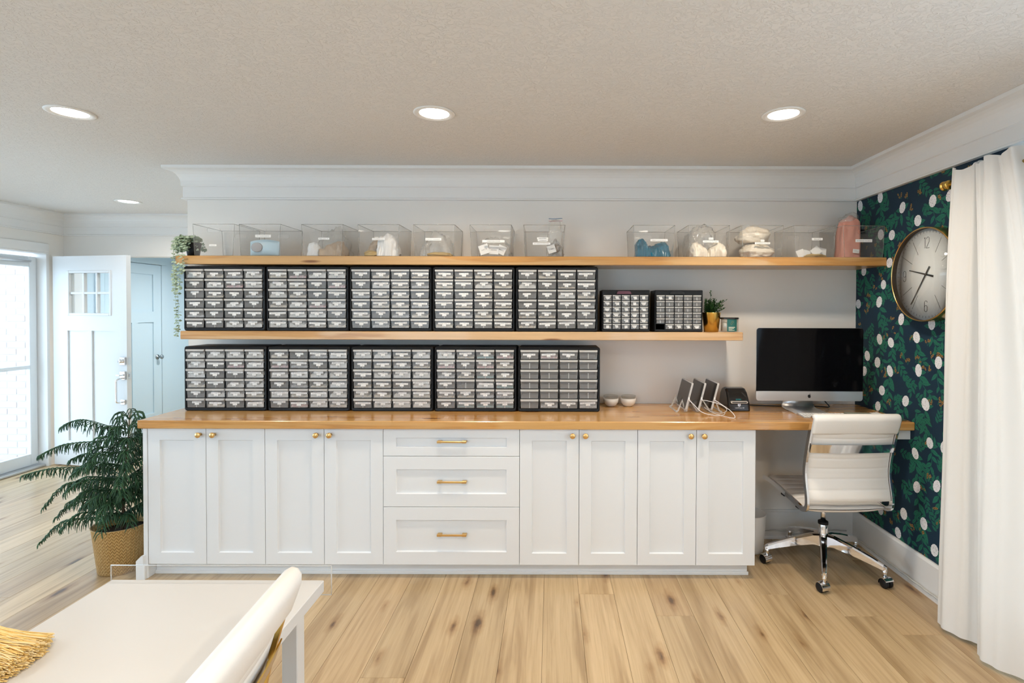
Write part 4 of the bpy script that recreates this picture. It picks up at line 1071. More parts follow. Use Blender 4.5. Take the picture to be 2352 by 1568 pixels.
# Norfolk pine in the woven gold pot beside the cabinets
PX, PY = -2.535, 3.10
npn = empty('potted_pine', (PX, PY, 0)); tag(npn, 'small pine tree in a woven gold pot beside the cabinets', 'plant')
def basket():
    m, t, n, l, b = nt('woven_gold')
    tc = n.new('ShaderNodeTexCoord').outputs['Object']
    sp = n.new('ShaderNodeSeparateXYZ'); l.new(tc, sp.inputs[0])
    ang = math_n(n, l, 'ARCTAN2', sp.outputs[1], sp.outputs[0])
    rib = math_n(n, l, 'SINE', math_n(n, l, 'MULTIPLY', ang, 90.0))
    zig = math_n(n, l, 'SINE', math_n(n, l, 'ADD', math_n(n, l, 'MULTIPLY', sp.outputs[2], 330.0), math_n(n, l, 'MULTIPLY', math_n(n, l, 'PINGPONG', math_n(n, l, 'MULTIPLY', ang, 13.0), 1.0), 5.0)))
    c = ramp(n, [(0.3, (0.52, 0.33, 0.12)), (0.8, (0.62, 0.41, 0.17))]); l.new(math_n(n, l, 'ADD', math_n(n, l, 'MULTIPLY', zig, 0.3), 0.6), c.inputs[0])
    l.new(c.outputs[0], b.inputs['Base Color']); b.inputs['Metallic'].default_value = 0.45; b.inputs['Roughness'].default_value = 0.42
    bp = n.new('ShaderNodeBump'); bp.inputs['Strength'].default_value = 0.5; bp.inputs['Distance'].default_value = 0.004
    l.new(math_n(n, l, 'ADD', math_n(n, l, 'MULTIPLY', rib, 0.35), zig), bp.inputs['Height']); l.new(bp.outputs[0], b.inputs['Normal'])
    return m
mb = MB(); mb.lathe([(0.0, 0.0), (0.112, 0.0), (0.116, 0.006), (0.143, 0.262), (0.147, 0.268), (0.139, 0.268), (0.134, 0.22), (0.0, 0.22)], 56)
mb.build('pot', basket(), npn)
mb = MB(); mb.lathe([(0.0, 0.226), (0.08, 0.224), (0.134, 0.221)], 32); mb.build('soil', M_soil, npn)
tr = bez([(0.0, 0, 0.22), (0.012, 0, 0.45), (0.035, 0.0, 0.70), (0.05, 0.0, 0.905)], 10)
mb = MB(); mb.tube(tr, [0.009 - 0.007 * i / (len(tr) - 1) for i in range(len(tr))], 8); mb.build('trunk', M_bark, npn)
M_pin = pm('pine_needle', (0.016, 0.070, 0.028), 0.55); M_pin2 = pm('pine_needle_light', (0.030, 0.105, 0.040), 0.55)
g = random.Random(5)
def pine_branch(base, az, L, rise, droop, seed):
    gg = random.Random(seed); mb = MB()
    d = Vector((math.cos(az), math.sin(az), 0))
    c = bez([base, Vector(base) + d * L * 0.35 + Vector((0, 0, rise * 0.6)), Vector(base) + d * L * 0.72 + Vector((0, 0, rise)), Vector(base) + d * L + Vector((0, 0, rise - droop))], 8)
    mb.tube(c, [0.0035 * (1 - 0.8 * i / (len(c) - 1)) for i in range(len(c))], 5, 0)
    n = int(L / 0.0105)
    side = Vector((-d.y, d.x, 0))
    for i in range(2, n + 1):
        t = i / n; q = c[min(len(c) - 1, int(t * (len(c) - 1)))]
        for s_ in (-1, 1):
            l = (0.085 * min(1, t * 2.2) * (1.15 - 0.85 * t) + 0.014) * gg.uniform(0.75, 1.15)
            sw = gg.uniform(0.15, 0.75)
            e1 = q + side * s_ * l * sw * 0.55 + d * l * 0.45 + Vector((0, 0, -l * 0.12)); e2 = q + side * s_ * l * sw + d * l * 0.52 + Vector((0, 0, -l * 0.85))
            P_ = [q, (Vector(q) + e1) / 2 + Vector((0, 0, l * 0.06)), e1, (e1 + e2) / 2 + d * l * 0.06, e2]
            mb.tube(P_, [0.0014, 0.0026, 0.003, 0.0026, 0.0008], 4, gg.choice((0, 0, 1)), True, cap=False)
            for k in range(1, 4):
                for w in range(4):
                    a = gg.uniform(0, 6.28); nd = Vector((math.cos(a), math.sin(a), gg.uniform(-0.6, 0.2))) * 0.0075
                    b0 = P_[k]; mb.add([b0 + side * 0.0006, b0 - side * 0.0006, b0 + nd], [(0, 1, 2)], 0)
    mb.build('branch', [M_pin, M_pin2], npn)
def trunk_at(z): 
    return min(tr, key=lambda p: abs(p.z - z))
spec = [(0.80, 183, 0.37, 0.085, 0.045), (0.76, 205, 0.39, -0.01, 0.05), (0.66, 176, 0.34, 0.02, 0.04), (0.60, 192, 0.50, 0.01, 0.03), (0.50, 200, 0.36, 0.03, 0.12), (0.36, 190, 0.33, 0.04, 0.09), (0.32, 205, 0.36, 0.0, 0.10)]
for i, (z, az, L, rise, droop) in enumerate(spec): pine_branch(trunk_at(z), R(az), L, rise, droop, i)
k = 50
for z, n, L in ((0.32, 8, 0.24), (0.39, 8, 0.25), (0.46, 8, 0.25), (0.53, 8, 0.23), (0.60, 7, 0.22), (0.67, 7, 0.19), (0.75, 6, 0.16), (0.82, 6, 0.11), (0.87, 5, 0.06)):
    a0 = g.uniform(0, 6.28)
    for i in range(n):
        a = a0 + i * 6.283 / n + g.uniform(-0.25, 0.25); k += 1
        l = L * g.uniform(0.8, 1.15)
        if math.cos(a) > 0.35: l = min(l, 0.14 / max(0.3, math.cos(a)))
        pine_branch(trunk_at(z), a, l, 0.03 + 0.03 * g.random(), 0.06 * g.random() + 0.02, k)

# ================================================================== THINGS ON THE LOWER SHELF AND COUNTER
CT = 0.9042
# candle jar
cj = empty('candle_jar', (1.112, 3.285, 1.3972)); tag(cj, 'glass candle jar with black lid and teal label on lower shelf', 'candle')
mb = MB(); mb.lathe([(0.0, 0.0), (0.05, 0.0), (0.0535, 0.004), (0.0535, 0.078), (0.0515, 0.08), (0.0515, 0.006), (0.0, 0.006)], 40); mb.build('jar', clear('jar_glass', (0.95, 0.95, 0.94), 1.0, 0.02), cj)
mb = MB(); mb.lathe([(0.0, 0.007), (0.0505, 0.007), (0.0505, 0.057), (0.0, 0.057)], 36); mb.build('wax', pm('cream_wax', (0.80, 0.76, 0.68), 0.4), cj)
mb = MB(); mb.lathe([(0.0, 0.080), (0.056, 0.080), (0.057, 0.082), (0.057, 0.088), (0.055, 0.0905), (0.0, 0.0905)], 40); mb.build('lid', M_blackg, cj)
mb = MB()
def lab(u, v, r=0.0541): a = R(-90 + (u - 0.5) * 66); return (math.cos(a) * r, math.sin(a) * r, 0.005 + v * 0.077)
mb.grid(lab, 12, 2)
jl = mb.build('label', pm('teal_label', (0.015, 0.12, 0.105), 0.5), cj)
mb = MB()
for (u0, u1, v0, v1) in ((0.14, 0.78, 0.30, 0.35), (0.14, 0.66, 0.22, 0.255), (0.14, 0.5, 0.13, 0.155), (0.14, 0.72, 0.08, 0.105)):
    mb.grid(lambda u, v: lab(u0 + (u1 - u0) * u, v0 + (v1 - v0) * v, 0.0544), 6, 1)
mb.build('print', pm('cream_print', (0.75, 0.72, 0.58), 0.6), jl)
mb = MB()
for k in range(9):
    a = k * 2 * math.pi / 9
    mb.tube([Vector(lab(0.47 + 0.13 * math.cos(t) * (0.4 + 0.6 * abs(math.cos(a))), 0.68 + 0.14 * math.sin(t + a * 0.2))) * 1.0 + Vector((0, -0.0006, 0)) for t in (a, a + 0.35, a + 0.7)], 0.0005, 4)
mb.build('emblem', pm('gold_print', (0.45, 0.36, 0.14), 0.5), jl)

# two bowls by the organizers
bowl = MB(); bowl.lathe([(0.0, 0.004), (0.02, 0.0), (0.024, 0.0), (0.036, 0.008), (0.047, 0.028), (0.051, 0.052), (0.0485, 0.053), (0.044, 0.03), (0.03, 0.012), (0.0, 0.009)], 36)
bowl_me = bowl.mesh('bowl_body', M_ceramic)
gl = MB(); gl.lathe([(0.0, 0.03), (0.03, 0.032), (0.046, 0.053), (0.048, 0.070), (0.0465, 0.070), (0.044, 0.055), (0.028, 0.035), (0.0, 0.033)], 32)
gl_me = gl.mesh('glass_dish', clear('dish_glass', (0.93, 0.92, 0.90), 1.0, 0.05, (0.8, 0.78, 0.74), 0.08))
for xx, lb in ((0.392, 'small cream bowl touching the rightmost countertop organizer'), (0.506, 'small cream bowl standing free on the countertop')):
    e = empty('bowl', (xx, 3.44, CT)); tag(e, lb, 'bowl', 'cream bowls on the countertop'); obj('bowl_body', bowl_me, e); obj('glass_dish', gl_me, e)

# tablet rack with three tablets and charging cables
rk = empty('tablet_rack', (0.80, 3.32, CT)); tag(rk, 'clear zigzag rack holding three tablets', 'rack')
M_rack = clear('rack_acrylic', (0.93, 0.93, 0.92), 1.0, 0.06, (0.85, 0.84, 0.82), 0.35)
for yy in (-0.085, 0.085):
    mb = MB()
    pts = [(-0.03, 0.006), (-0.018, 0.010), (0.008, 0.075)]
    for k in range(3):
        b = 0.024 + 0.0785 * k
        pts += [(b - 0.004, 0.008), (b + 0.006, 0.008), (b + 0.028, 0.078)] if k else [(b, 0.008), (b + 0.010, 0.008), (b + 0.030, 0.078)]
    pts += [(0.236, 0.008), (0.25, 0.005)]
    mb.tube([(a, yy, z) for a, z in pts], 0.0055, 4, 0, rect=(0.9, 0.9))
    mb.build('zigzag_rail', M_rack, rk)
mb = MB(); mb.box(-0.035, -0.02, -0.09, 0.09, 0, 0.006, 0, 0.002); mb.box(0.24, 0.255, -0.09, 0.09, 0, 0.006, 0, 0.002); mb.build('cross_bar', M_rack, rk)
M_tabface = pm('tablet_screen', (0.012, 0.011, 0.010), 0.12, spec=0.6)
case_mb = MB(); case_mb.prism(rrect(-0.122, 0.122, 0, 0.172, 0.012, 5), -0.005, 0.006, 'x'); case_me = fixed(case_mb, 'tablet_case', clear('tablet_case', (0.8, 0.8, 0.79), 1.0, 0.1, (0.80, 0.79, 0.77), 0.65))
scr_mb = MB(); scr_mb.prism(rrect(-0.116, 0.116, 0.006, 0.166, 0.008, 5), -0.0062, -0.0045, 'x'); scr_me = fixed(scr_mb, 'screen', M_tabface)
plug_mb = MB(); plug_mb.lathe([(0.0, 0.0), (0.004, 0.0), (0.004, 0.012), (0.0025, 0.016), (0.0, 0.016)], 10, xf=Matrix.Rotation(R(90), 4, 'X')); plug_me = plug_mb.mesh('plug', M_white)
TX = [0.815, 0.893, 0.972]
for k, xx in enumerate(TX):
    t = empty('tablet', (xx + 0.006, 3.325, CT + 0.0175), (0, R(14.5), 0)); tag(t, 'dark tablet in a pale case, ' + ('left of the three in the rack', 'middle of the three in the rack', 'right of the three, next to the label printer')[k], 'tablet', 'tablets in the rack')
    obj('tablet_case', case_me, t); obj('screen', scr_me, t)
cab_pts = [[(TX[0] + 0.025, 3.20, 0.985), (0.86, 3.17, 0.965), (0.90, 3.13, 0.925), (0.97, 3.12, 0.9075), (1.03, 3.14, 0.9072), (1.06, 3.20, 0.907)],
           [(TX[1] + 0.025, 3.20, 0.985), (0.95, 3.165, 0.985), (1.02, 3.15, 0.965), (1.055, 3.15, 0.935), (1.03, 3.18, 0.909), (0.99, 3.26, 0.908)],
           [(TX[2] + 0.025, 3.20, 0.985), (1.02, 3.17, 0.97), (1.065, 3.11, 0.935), (1.072, 3.06, 0.9072), (1.03, 3.08, 0.9072), (0.99, 3.2, 0.907), (0.95, 3.26, 0.93)]]
for k, p in enumerate(cab_pts):
    mb = MB(); mb.tube(bez(p, 10), 0.0018, 8); mb.lathe([(0.0, -0.004), (0.0035, -0.004), (0.0045, 0.004), (0.003, 0.016), (0.0, 0.016)], 10, p[0], xf=None)
    tag(mb.build('charging_cable', M_white), 'white charging cable from the ' + ('left', 'middle', 'right')[k] + ' tablet in the rack', 'cable', 'white tablet cables')

# label printer
lp = empty('label_printer', (1.168, 3.26, CT)); tag(lp, 'black rounded label printer on the countertop beside the computer', 'printer')
mb = MB()
side = [(0.0, 0.006), (0.004, 0.0), (0.175, 0.0), (0.18, 0.006), (0.182, 0.05), (0.17, 0.10), (0.145, 0.128), (0.11, 0.138), (0.075, 0.134), (0.045, 0.115), (0.022, 0.085), (0.008, 0.058), (0.0, 0.045)]
n = len(side); secs = [(-0.071, 0.90), (-0.067, 0.97), (-0.058, 1.0), (0.058, 1.0), (0.067, 0.97), (0.071, 0.90)]
vs = []
for (xx, s_) in secs:
    for (a, b) in side: vs.append((xx * (1 - 0.10 * b / 0.138), 0.09 + (a - 0.09) * s_, b * (0.94 + 0.06 * (s_ - 0.9) * 10) if b > 0.01 else b))
fs = [tuple(range(n)), tuple((len(secs) - 1) * n + i for i in range(n))]
for k in range(len(secs) - 1):
    for i in range(n): fs.append((k * n + i, k * n + (i + 1) % n, (k + 1) * n + (i + 1) % n, (k + 1) * n + i))
mb.add(vs, fs); mb.build('printer_body', M_blackg, lp)
mb = MB(); mb.prism(rrect(-0.052, 0.052, 0.051, 0.064, 0.005, 4), -0.004, 0.012, 'y'); sl = mb.build('slot_surround', pm('silver_plastic', (0.72, 0.66, 0.58), 0.3, 0.4), lp)
mb = MB(); mb.prism(rrect(-0.046, 0.046, 0.0545, 0.0605, 0.0025, 3), -0.0046, -0.003, 'y'); mb.build('slot', M_black, sl)
obj('lettering', text_mesh('DYMO', 0.011, pm('teal_print', (0.02, 0.42, 0.45), 0.5)), lp, (0.0, 0.0135, 0.0725), (R(58), 0, 0))
mb = MB(); mb.prism([(-0.009, 0.047), (0.009, 0.047), (0.009, 0.038), (0.006, 0.033), (0, 0.030), (-0.006, 0.033), (-0.009, 0.038)], -0.0012, 0.004, 'y'); bdg = mb.build('badge', pm('badge_white', (0.75, 0.8, 0.88), 0.4), lp)
obj('lettering', text_mesh('IS', 0.012, pm('badge_blue', (0.03, 0.10, 0.42), 0.5)), bdg, (0, -0.0015, 0.040), (R(90), 0, 0))
obj('lettering', text_mesh('LabelWriter 450', 0.0085, pm('print_white', (0.75, 0.75, 0.75), 0.5)), lp, (0.003, -0.0005, 0.0225), (R(90), 0, 0))

# all-in-one computer
pc = empty('desktop_computer', (1.585, 3.225, 0), (0, 0, R(-1.0))); tag(pc, 'large silver all-in-one computer with a dark screen on the countertop', 'computer')
W2 = 0.3245; z0, z1, zc = 0.9775, 1.4245, 1.037
mb = MB()
P0 = rrect(-W2, W2, z0, z1, 0.017, 5); n = len(P0)
vs = [(a, 0.0, b) for a, b in P0] + [(a, 0.006, b) for a, b in P0] + [(a * 0.8, 0.04, (z0 + z1) / 2 + (b - (z0 + z1) / 2) * 0.78) for a, b in P0] + [(a * 0.35, 0.052, (z0 + z1) / 2 + (b - (z0 + z1) / 2) * 0.4) for a, b in P0]
fs = [tuple(range(n)), tuple(3 * n + i for i in range(n))]
for k in range(3):
    for i in range(n): fs.append((k * n + i, k * n + (i + 1) % n, (k + 1) * n + (i + 1) % n, (k + 1) * n + i))
mb.add(vs, fs); bodyo = mb.build('display_body', M_alu, pc)
sp_ = [p for p in rrect(-W2, W2, zc, z1, 0.017, 5)]
sp_ = arc((W2 - 0.017, z1 - 0.017), 0.0165, 0, math.pi / 2, 5) + arc((-W2 + 0.017, z1 - 0.017), 0.0165, math.pi / 2, math.pi, 5) + [(-W2 + 0.0005, zc), (W2 - 0.0005, zc)]
mb = MB(); mb.prism(sp_, -0.0015, 0.0005, 'y'); mb.build('screen', M_screen, pc)
# the mark on the chin: bitten fruit outline with a leaf
ap = []
base = [(0.0, 0.80), (0.10, 0.86), (0.30, 0.92), (0.52, 0.84), (0.66, 0.70), (0.50, 0.55), (0.44, 0.36), (0.50, 0.16), (0.70, 0.02), (0.60, -0.30), (0.42, -0.62), (0.24, -0.76), (0.08, -0.70), (0.0, -0.67), (-0.10, -0.70), (-0.26, -0.76), (-0.46, -0.60), (-0.66, -0.25), (-0.76, 0.15), (-0.72, 0.52), (-0.55, 0.78), (-0.32, 0.90), (-0.12, 0.86)]
s_ = 0.0125
mb = MB(); mb.prism([(a * s_, b * s_) for a, b in base], -0.0008, 0.0004, 'y'); lf = [(0.02, 0.98), (0.06, 1.22), (0.20, 1.42), (0.38, 1.50), (0.34, 1.24), (0.20, 1.04)]
mb.prism([(a * s_, b * s_) for a, b in lf], -0.0008, 0.0004, 'y'); mb.build('emblem', M_black, pc, (0.0, 0, 1.005))
mb = MB()
def foot(u, v):
    pts = bez([(-0.05, 0.0), (0.05, 0.0), (0.12, 0.002), (0.155, 0.02), (0.145, 0.08), (0.11, 0.16), (0.07, 0.24)], 6)
for t0, t1 in ((0.0, 0.0055),):
    path = [(-0.045, CT + 0.003), (0.06, CT + 0.003), (0.13, CT + 0.005), (0.158, CT + 0.022), (0.150, CT + 0.09), (0.115, CT + 0.16), (0.05, CT + 0.25)]
    pp = [Vector((0, a, b)) for a, b in path]; c = bez(pp, 5)
    vs, fs = [], []
    for i, p in enumerate(c):
        w = 0.102 if p.z < CT + 0.03 else 0.095
        t = (c[min(i + 1, len(c) - 1)] - c[max(i - 1, 0)]).normalized(); nn = Vector((0, -t.z, t.y)) * 0.003
        vs += [p + nn + Vector((-w, 0, 0)), p + nn + Vector((w, 0, 0)), p - nn + Vector((w, 0, 0)), p - nn + Vector((-w, 0, 0))]
    for i in range(len(c) - 1):
        for k in range(4): fs.append((i * 4 + k, i * 4 + (k + 1) % 4, (i + 1) * 4 + (k + 1) % 4, (i + 1) * 4 + k))
    fs += [(0, 1, 2, 3), tuple(len(vs) - 4 + k for k in range(4))]
    mb.add(vs, fs, 0, True)
mb.build('stand', M_alu, pc)
mb = MB(); mb.tube(bez([(1.235, 3.42, 0.935), (1.27, 3.45, 0.915), (1.33, 3.46, 0.9085), (1.42, 3.44, 0.9085), (1.53, 3.43, 0.9085), (1.66, 3.44, 0.9085), (1.76, 3.42, 0.9085), (1.80, 3.40, 0.91), (1.785, 3.42, 0.94), (1.77, 3.44, 0.98)], 8), 0.0032, 8)
tag(mb.build('power_cord', M_black), 'black cord along the counter behind the computer', 'cord')
# keyboard, notebook, papers
kb = empty('keyboard', (1.62, 3.115, CT), (0, 0, R(-1.5))); tag(kb, 'white flat keyboard on the countertop in front of the computer', 'keyboard')
mb = MB(); mb.add([(-0.14, -0.055, 0), (0.14, -0.055, 0), (0.14, 0.055, 0), (-0.14, 0.055, 0), (-0.14, -0.055, 0.003), (0.14, -0.055, 0.003), (0.14, 0.055, 0.009), (-0.14, 0.055, 0.009)], [(3, 2, 1, 0), (4, 5, 6, 7), (0, 1, 5, 4), (1, 2, 6, 5), (2, 3, 7, 6), (3, 0, 4, 7)]); mb.build('base_plate', M_alu, kb)
key = MB(); key.box(-0.0082, 0.0082, -0.0078, 0.0078, 0, 0.0035, 0, 0.001); key_me = key.mesh('key', M_white)
for r_ in range(5):
    for c_ in range(14):
        yy = -0.045 + r_ * 0.0215
        if r_ == 0 and 4 <= c_ <= 9: continue
        obj('key', key_me, kb, (-0.126 + c_ * 0.0194, yy, 0.003 + (yy + 0.055) / 0.11 * 0.006))
sp2 = MB(); sp2.box(-0.056, 0.056, -0.0078, 0.0078, 0, 0.0035, 0, 0.001); obj('key', sp2.mesh('key', M_white), kb, (0.0001, -0.045, 0.0036))
mb = MB(); mb.box(-0.075, 0.075, -0.055, 0.055, 0, 0.012, 0, 0.003); mb.box(-0.074, 0.0735, -0.056, 0.054, 0.003, 0.009, 1)
tag(mb.build('notebook', [pm('sage_cover', (0.22, 0.24, 0.19), 0.6), M_paper], None, (1.845, 3.13, CT), (0, 0, R(-6))), 'grey green notebook on the countertop right of the keyboard', 'notebook')
mb = MB(); mb.box(-0.05, 0.05, -0.07, 0.07, 0, 0.0015)
tag(mb.build('paper_sheet', M_paper, None, (1.965, 3.16, CT), (0, 0, R(8))), 'loose white paper on the countertop by the wallpaper', 'paper')
mb = MB(); mb.box(-0.03, 0.03, -0.04, 0.04, 0, 0.006, 0, 0.002)
tag(mb.build('notepad', pm('dark_green_cover', (0.05, 0.075, 0.06), 0.6), None, (2.0, 3.035, CT), (0, 0, R(4))), 'small dark green notepad at the right end of the countertop', 'notepad')

# waste bin and cord under the desk
wb = MB(); prof_ = [(0.0, 0.0), (0.08, 0.0), (0.085, 0.004)]
k = 26
for i in range(k + 1):
    z = 0.01 + 0.225 * i / k; prof_.append((0.085 + 0.018 * z / 0.27 + (0.0025 if i % 2 else 0), z))
prof_ += [(0.104, 0.24), (0.099, 0.24), (0.088, 0.05), (0.0, 0.02)]
wb.lathe(prof_, 40)
tag(wb.build('waste_bin', M_white, None, (1.272, 3.36, 0.001)), 'white ribbed waste bin under the desk by the cabinet', 'waste bin')
mb = MB(); mb.tube([(RWX - 0.034, y, 0.032 + 0.002 * math.sin(y * 60)) for y in [3.45 - 0.02 * i for i in range(50)]], 0.0045, 6)
tag(mb.build('baseboard_cord', pm('grey_cord', (0.62, 0.62, 0.60), 0.6)), 'grey twisted cord running along the right baseboard', 'cord')
mb = MB(); mb.tube([(x_, WALLY - 0.034, 0.06 + 0.002 * math.sin(x_ * 60)) for x_ in [1.40 + 0.02 * i for i in range(30)]], 0.004, 6)
tag(mb.build('baseboard_cord', pm('grey_cord', (0.62, 0.62, 0.60), 0.6)), 'grey twisted cord along the back baseboard under the desk', 'cord')

# ================================================================== OFFICE CHAIRS
def chair_meshes(metal):
    out = {}
    path = bez([(0.29, 0.452), (0.20, 0.462), (0.0, 0.452), (-0.15, 0.440), (-0.225, 0.436), (-0.262, 0.462), (-0.262, 0.52), (-0.236, 0.64), (-0.262, 0.78), (-0.312, 0.925)] and [(0, a, b) for a, b in [(0.29, 0.452), (0.20, 0.462), (0.0, 0.452), (-0.15, 0.440), (-0.215, 0.434), (-0.256, 0.455), (-0.262, 0.51), (-0.236, 0.64), (-0.262, 0.78), (-0.318, 0.962)]], 8)
    mb = MB()
    vs, fs = [], []
    for i, p in enumerate(path):
        t = (path[min(i + 1, len(path) - 1)] - path[max(i - 1, 0)]).normalized(); nn = Vector((0, -t.z, t.y))
        for (sx, sn) in ((-0.006, -0.0135), (0.006, -0.0135), (0.006, 0.0135), (-0.006, 0.0135)): vs.append(p + Vector((sx, 0, 0)) + nn * sn)
    for i in range(len(path) - 1):
        for k in range(4): fs.append((i * 4 + k, i * 4 + (k + 1) % 4, (i + 1) * 4 + (k + 1) % 4, (i + 1) * 4 + k))
    fs += [(0, 1, 2, 3), tuple(len(vs) - 4 + k for k in range(4))]
    mb.add(vs, fs); out['side_rail'] = fixed(mb, 'side_rail', metal)
    # padded sling: ribbed backrest and seat between the rails
    def sling(seg, half, th, ribs, bow):
        mb = MB(); nv = 48; c = [Vector(seg[0])]
        L = [0]
        for a, b in zip(seg, seg[1:]): L.append(L[-1] + (Vector(b) - Vector(a)).length)
        def at(t):
            d = t * L[-1]
            for i in range(len(L) - 1):
                if d <= L[i + 1] + 1e-9:
                    f = (d - L[i]) / (L[i + 1] - L[i]); return Vector(seg[i]).lerp(Vector(seg[i + 1]), f), (Vector(seg[i + 1]) - Vector(seg[i])).normalized()
            return Vector(seg[-1]), (Vector(seg[-1]) - Vector(seg[-2])).normalized()
        for sg in (-1, 1):
            def fn(u, v):
                p, t = at(v); nn = Vector((0, -t.z, t.y)); e = 1 - abs(u * 2 - 1) ** 6
                rib = 0.55 + 0.45 * abs(math.sin(v * ribs * math.pi)) ** 0.3
                b = bow * (1 - (u * 2 - 1) ** 2)
                q = p + nn * (sg * th * (0.25 + 0.75 * e) * rib * (min(1, v * 30, (1 - v) * 30) ** 0.5 * 0.8 + 0.2) + b)
                return (half * (u * 2 - 1), q.y, q.z)
            mb.grid(fn, 14, nv * 2, 0, True, sg < 0)
        return mb
    back = [p for p in path if p.z > 0.485 and p.y < -0.2]
    out['backrest'] = fixed(sling(back, 0.2275, 0.011, 8, 0.012), 'backrest', M_leather)
    seat = [p for p in path if p.y > -0.225 and p.z < 0.485]
    out['seat'] = fixed(sling(seat, 0.2275, 0.019, 8, 0.008), 'seat', M_leather)
    # folded head cushion over the top of the back
    mb = MB()
    top = Vector((0, -0.318, 0.962)); dn = (Vector((0, -0.262, 0.78)) - top).normalized(); nn = Vector((0, -dn.z, dn.y))
    if nn.y > 0: nn = -nn
    prf = [(0.094, 0.010), (0.093, 0.019), (0.08, 0.024), (0.045, 0.026), (0.012, 0.027), (-0.006, 0.022), (-0.016, 0.008), (-0.016, -0.008), (-0.006, -0.018), (0.02, -0.020), (0.05, -0.016), (0.07, -0.008), (0.07, 0.006)]
    vs, fs = [], []; n_ = len(prf); xsx = [(-0.236, 0.55), (-0.232, 0.86), (-0.222, 1.0), (-0.12, 1.04), (0, 1.05), (0.12, 1.04), (0.222, 1.0), (0.232, 0.86), (0.236, 0.55)]
    for (xx, k) in xsx:
        for (a, b) in prf:
            aa = 0.045 + (a - 0.045) * (1 if k > 0.9 else 0.75 + 0.25 * k)
            p = top + dn * aa + nn * b * k; vs.append((xx, p.y, p.z))
    for i in range(len(xsx) - 1):
        for j in range(n_): fs.append((i * n_ + j, i * n_ + (j + 1) % n_, (i + 1) * n_ + (j + 1) % n_, (i + 1) * n_ + j))
    fs += [tuple(range(n_)), tuple((len(xsx) - 1) * n_ + j for j in range(n_))]
    mb.add(vs, fs, 0, True); out['head_cushion'] = fixed(mb, 'head_cushion', M_leather)
    # bowed metal band across the back
    mb = MB()
    def band(u, v):
        x = (u * 2 - 1) * 0.229; z = 0.762 + v * 0.048; y = -0.262 - (z - 0.78) * 0.34 - 0.022 - 0.018 * (1 - (u * 2 - 1) ** 2)
        return (x, y, z)
    mb.grid(band, 20, 3); mb.grid(lambda u, v: (lambda q: (q[0], q[1] + 0.004, q[2]))(band(u, v)), 20, 3, flip=True)
    for v in (0, 1):
        mb.add([band(i / 20, v) for i in range(21)] + [(lambda q: (q[0], q[1] + 0.004, q[2]))(band(i / 20, v)) for i in range(21)], [(i, i + 1, i + 22, i + 21) for i in range(20)])
    out['lumbar_band'] = fixed(mb, 'lumbar_band', metal)
    mb = MB(); mb.box(-0.23, 0.23, 0.02, 0.06, 0.418, 0.432, 0, 0.004); mb.box(-0.23, 0.23, -0.16, -0.12, 0.408, 0.422, 0, 0.004); mb.box(-0.09, 0.09, -0.14, 0.06, 0.385, 0.42, 0, 0.008)
    mb.tube([(0.05, 0.0, 0.395), (0.20, 0.02, 0.39), (0.255, 0.02, 0.392)], 0.006, 8)
    out['seat_mount'] = fixed(mb, 'seat_mount', M_black)
    mb = MB(); mb.lathe([(0.0, 0.27), (0.0145, 0.27), (0.0145, 0.39), (0.0, 0.39)], 24); mb.lathe([(0.0, 0.12), (0.022, 0.12), (0.027, 0.16), (0.027, 0.262), (0.024, 0.268), (0.0, 0.268)], 28)
    out['gas_column'] = mb.mesh('gas_column', metal)
    mb = MB(); mb.lathe([(0.0, 0.262), (0.0285, 0.262), (0.0285, 0.278), (0.018, 0.284), (0.0, 0.284)], 24); out['column_cap'] = mb.mesh('column_cap', M_black)
    mb = MB()
    secs_ = [(0.02, 0.024, 0.135, 0.205), (0.06, 0.022, 0.143, 0.203), (0.16, 0.019, 0.128, 0.176), (0.26, 0.016, 0.106, 0.142), (0.315, 0.014, 0.092, 0.120), (0.330, 0.009, 0.086, 0.112)]
    vs, fs = [], []
    for (r_, hw, za, zb) in secs_: vs += [(r_, -hw, za), (r_, hw, za), (r_, hw * 0.9, zb - 0.008), (r_, hw * 0.5, zb), (r_, -hw * 0.5, zb), (r_, -hw * 0.9, zb - 0.008)]
    for i in range(len(secs_) - 1):
        for k in range(6): fs.append((i * 6 + k, i * 6 + (k + 1) % 6, (i + 1) * 6 + (k + 1) % 6, (i + 1) * 6 + k))
    fs += [tuple(range(6)), tuple(len(vs) - 6 + k for k in range(6))]
    mb.add(vs, fs, 0, False); mb.lathe([(0.0, 0.058), (0.011, 0.058), (0.013, 0.10), (0.0, 0.10)], 16, (0.318, 0, 0)); out['base_arm'] = fixed(mb, 'base_arm', metal)
    mb = MB()
    for s_ in (-1, 1):
        mb.lathe([(0.0, -0.010), (0.021, -0.010), (0.0265, -0.006), (0.0265, 0.006), (0.021, 0.010), (0.0, 0.010)], 24, xf=Matrix.Translation((-0.012, s_ * 0.0145, 0.0267)) @ Matrix.Rotation(R(90), 4, 'X'))
    out['caster'] = mb.mesh('caster', M_black)
    mb = MB(); hd = [(-0.012 + 0.0305 * math.cos(a), 0.0267 + 0.0305 * math.sin(a)) for a in [R(-15 + 10 * i) for i in range(17)]]
    hi = [(-0.012 + 0.0275 * math.cos(a), 0.0267 + 0.0275 * math.sin(a)) for a in [R(-15 + 10 * i) for i in range(17)]]
    mb.prism(hd + hi[::-1], -0.027, 0.027, 'y'); mb.lathe([(0.0, 0.03), (0.008, 0.03), (0.008, 0.066), (0.0, 0.066)], 12); out['caster_hood'] = fixed(mb, 'caster_hood', metal)
    return out
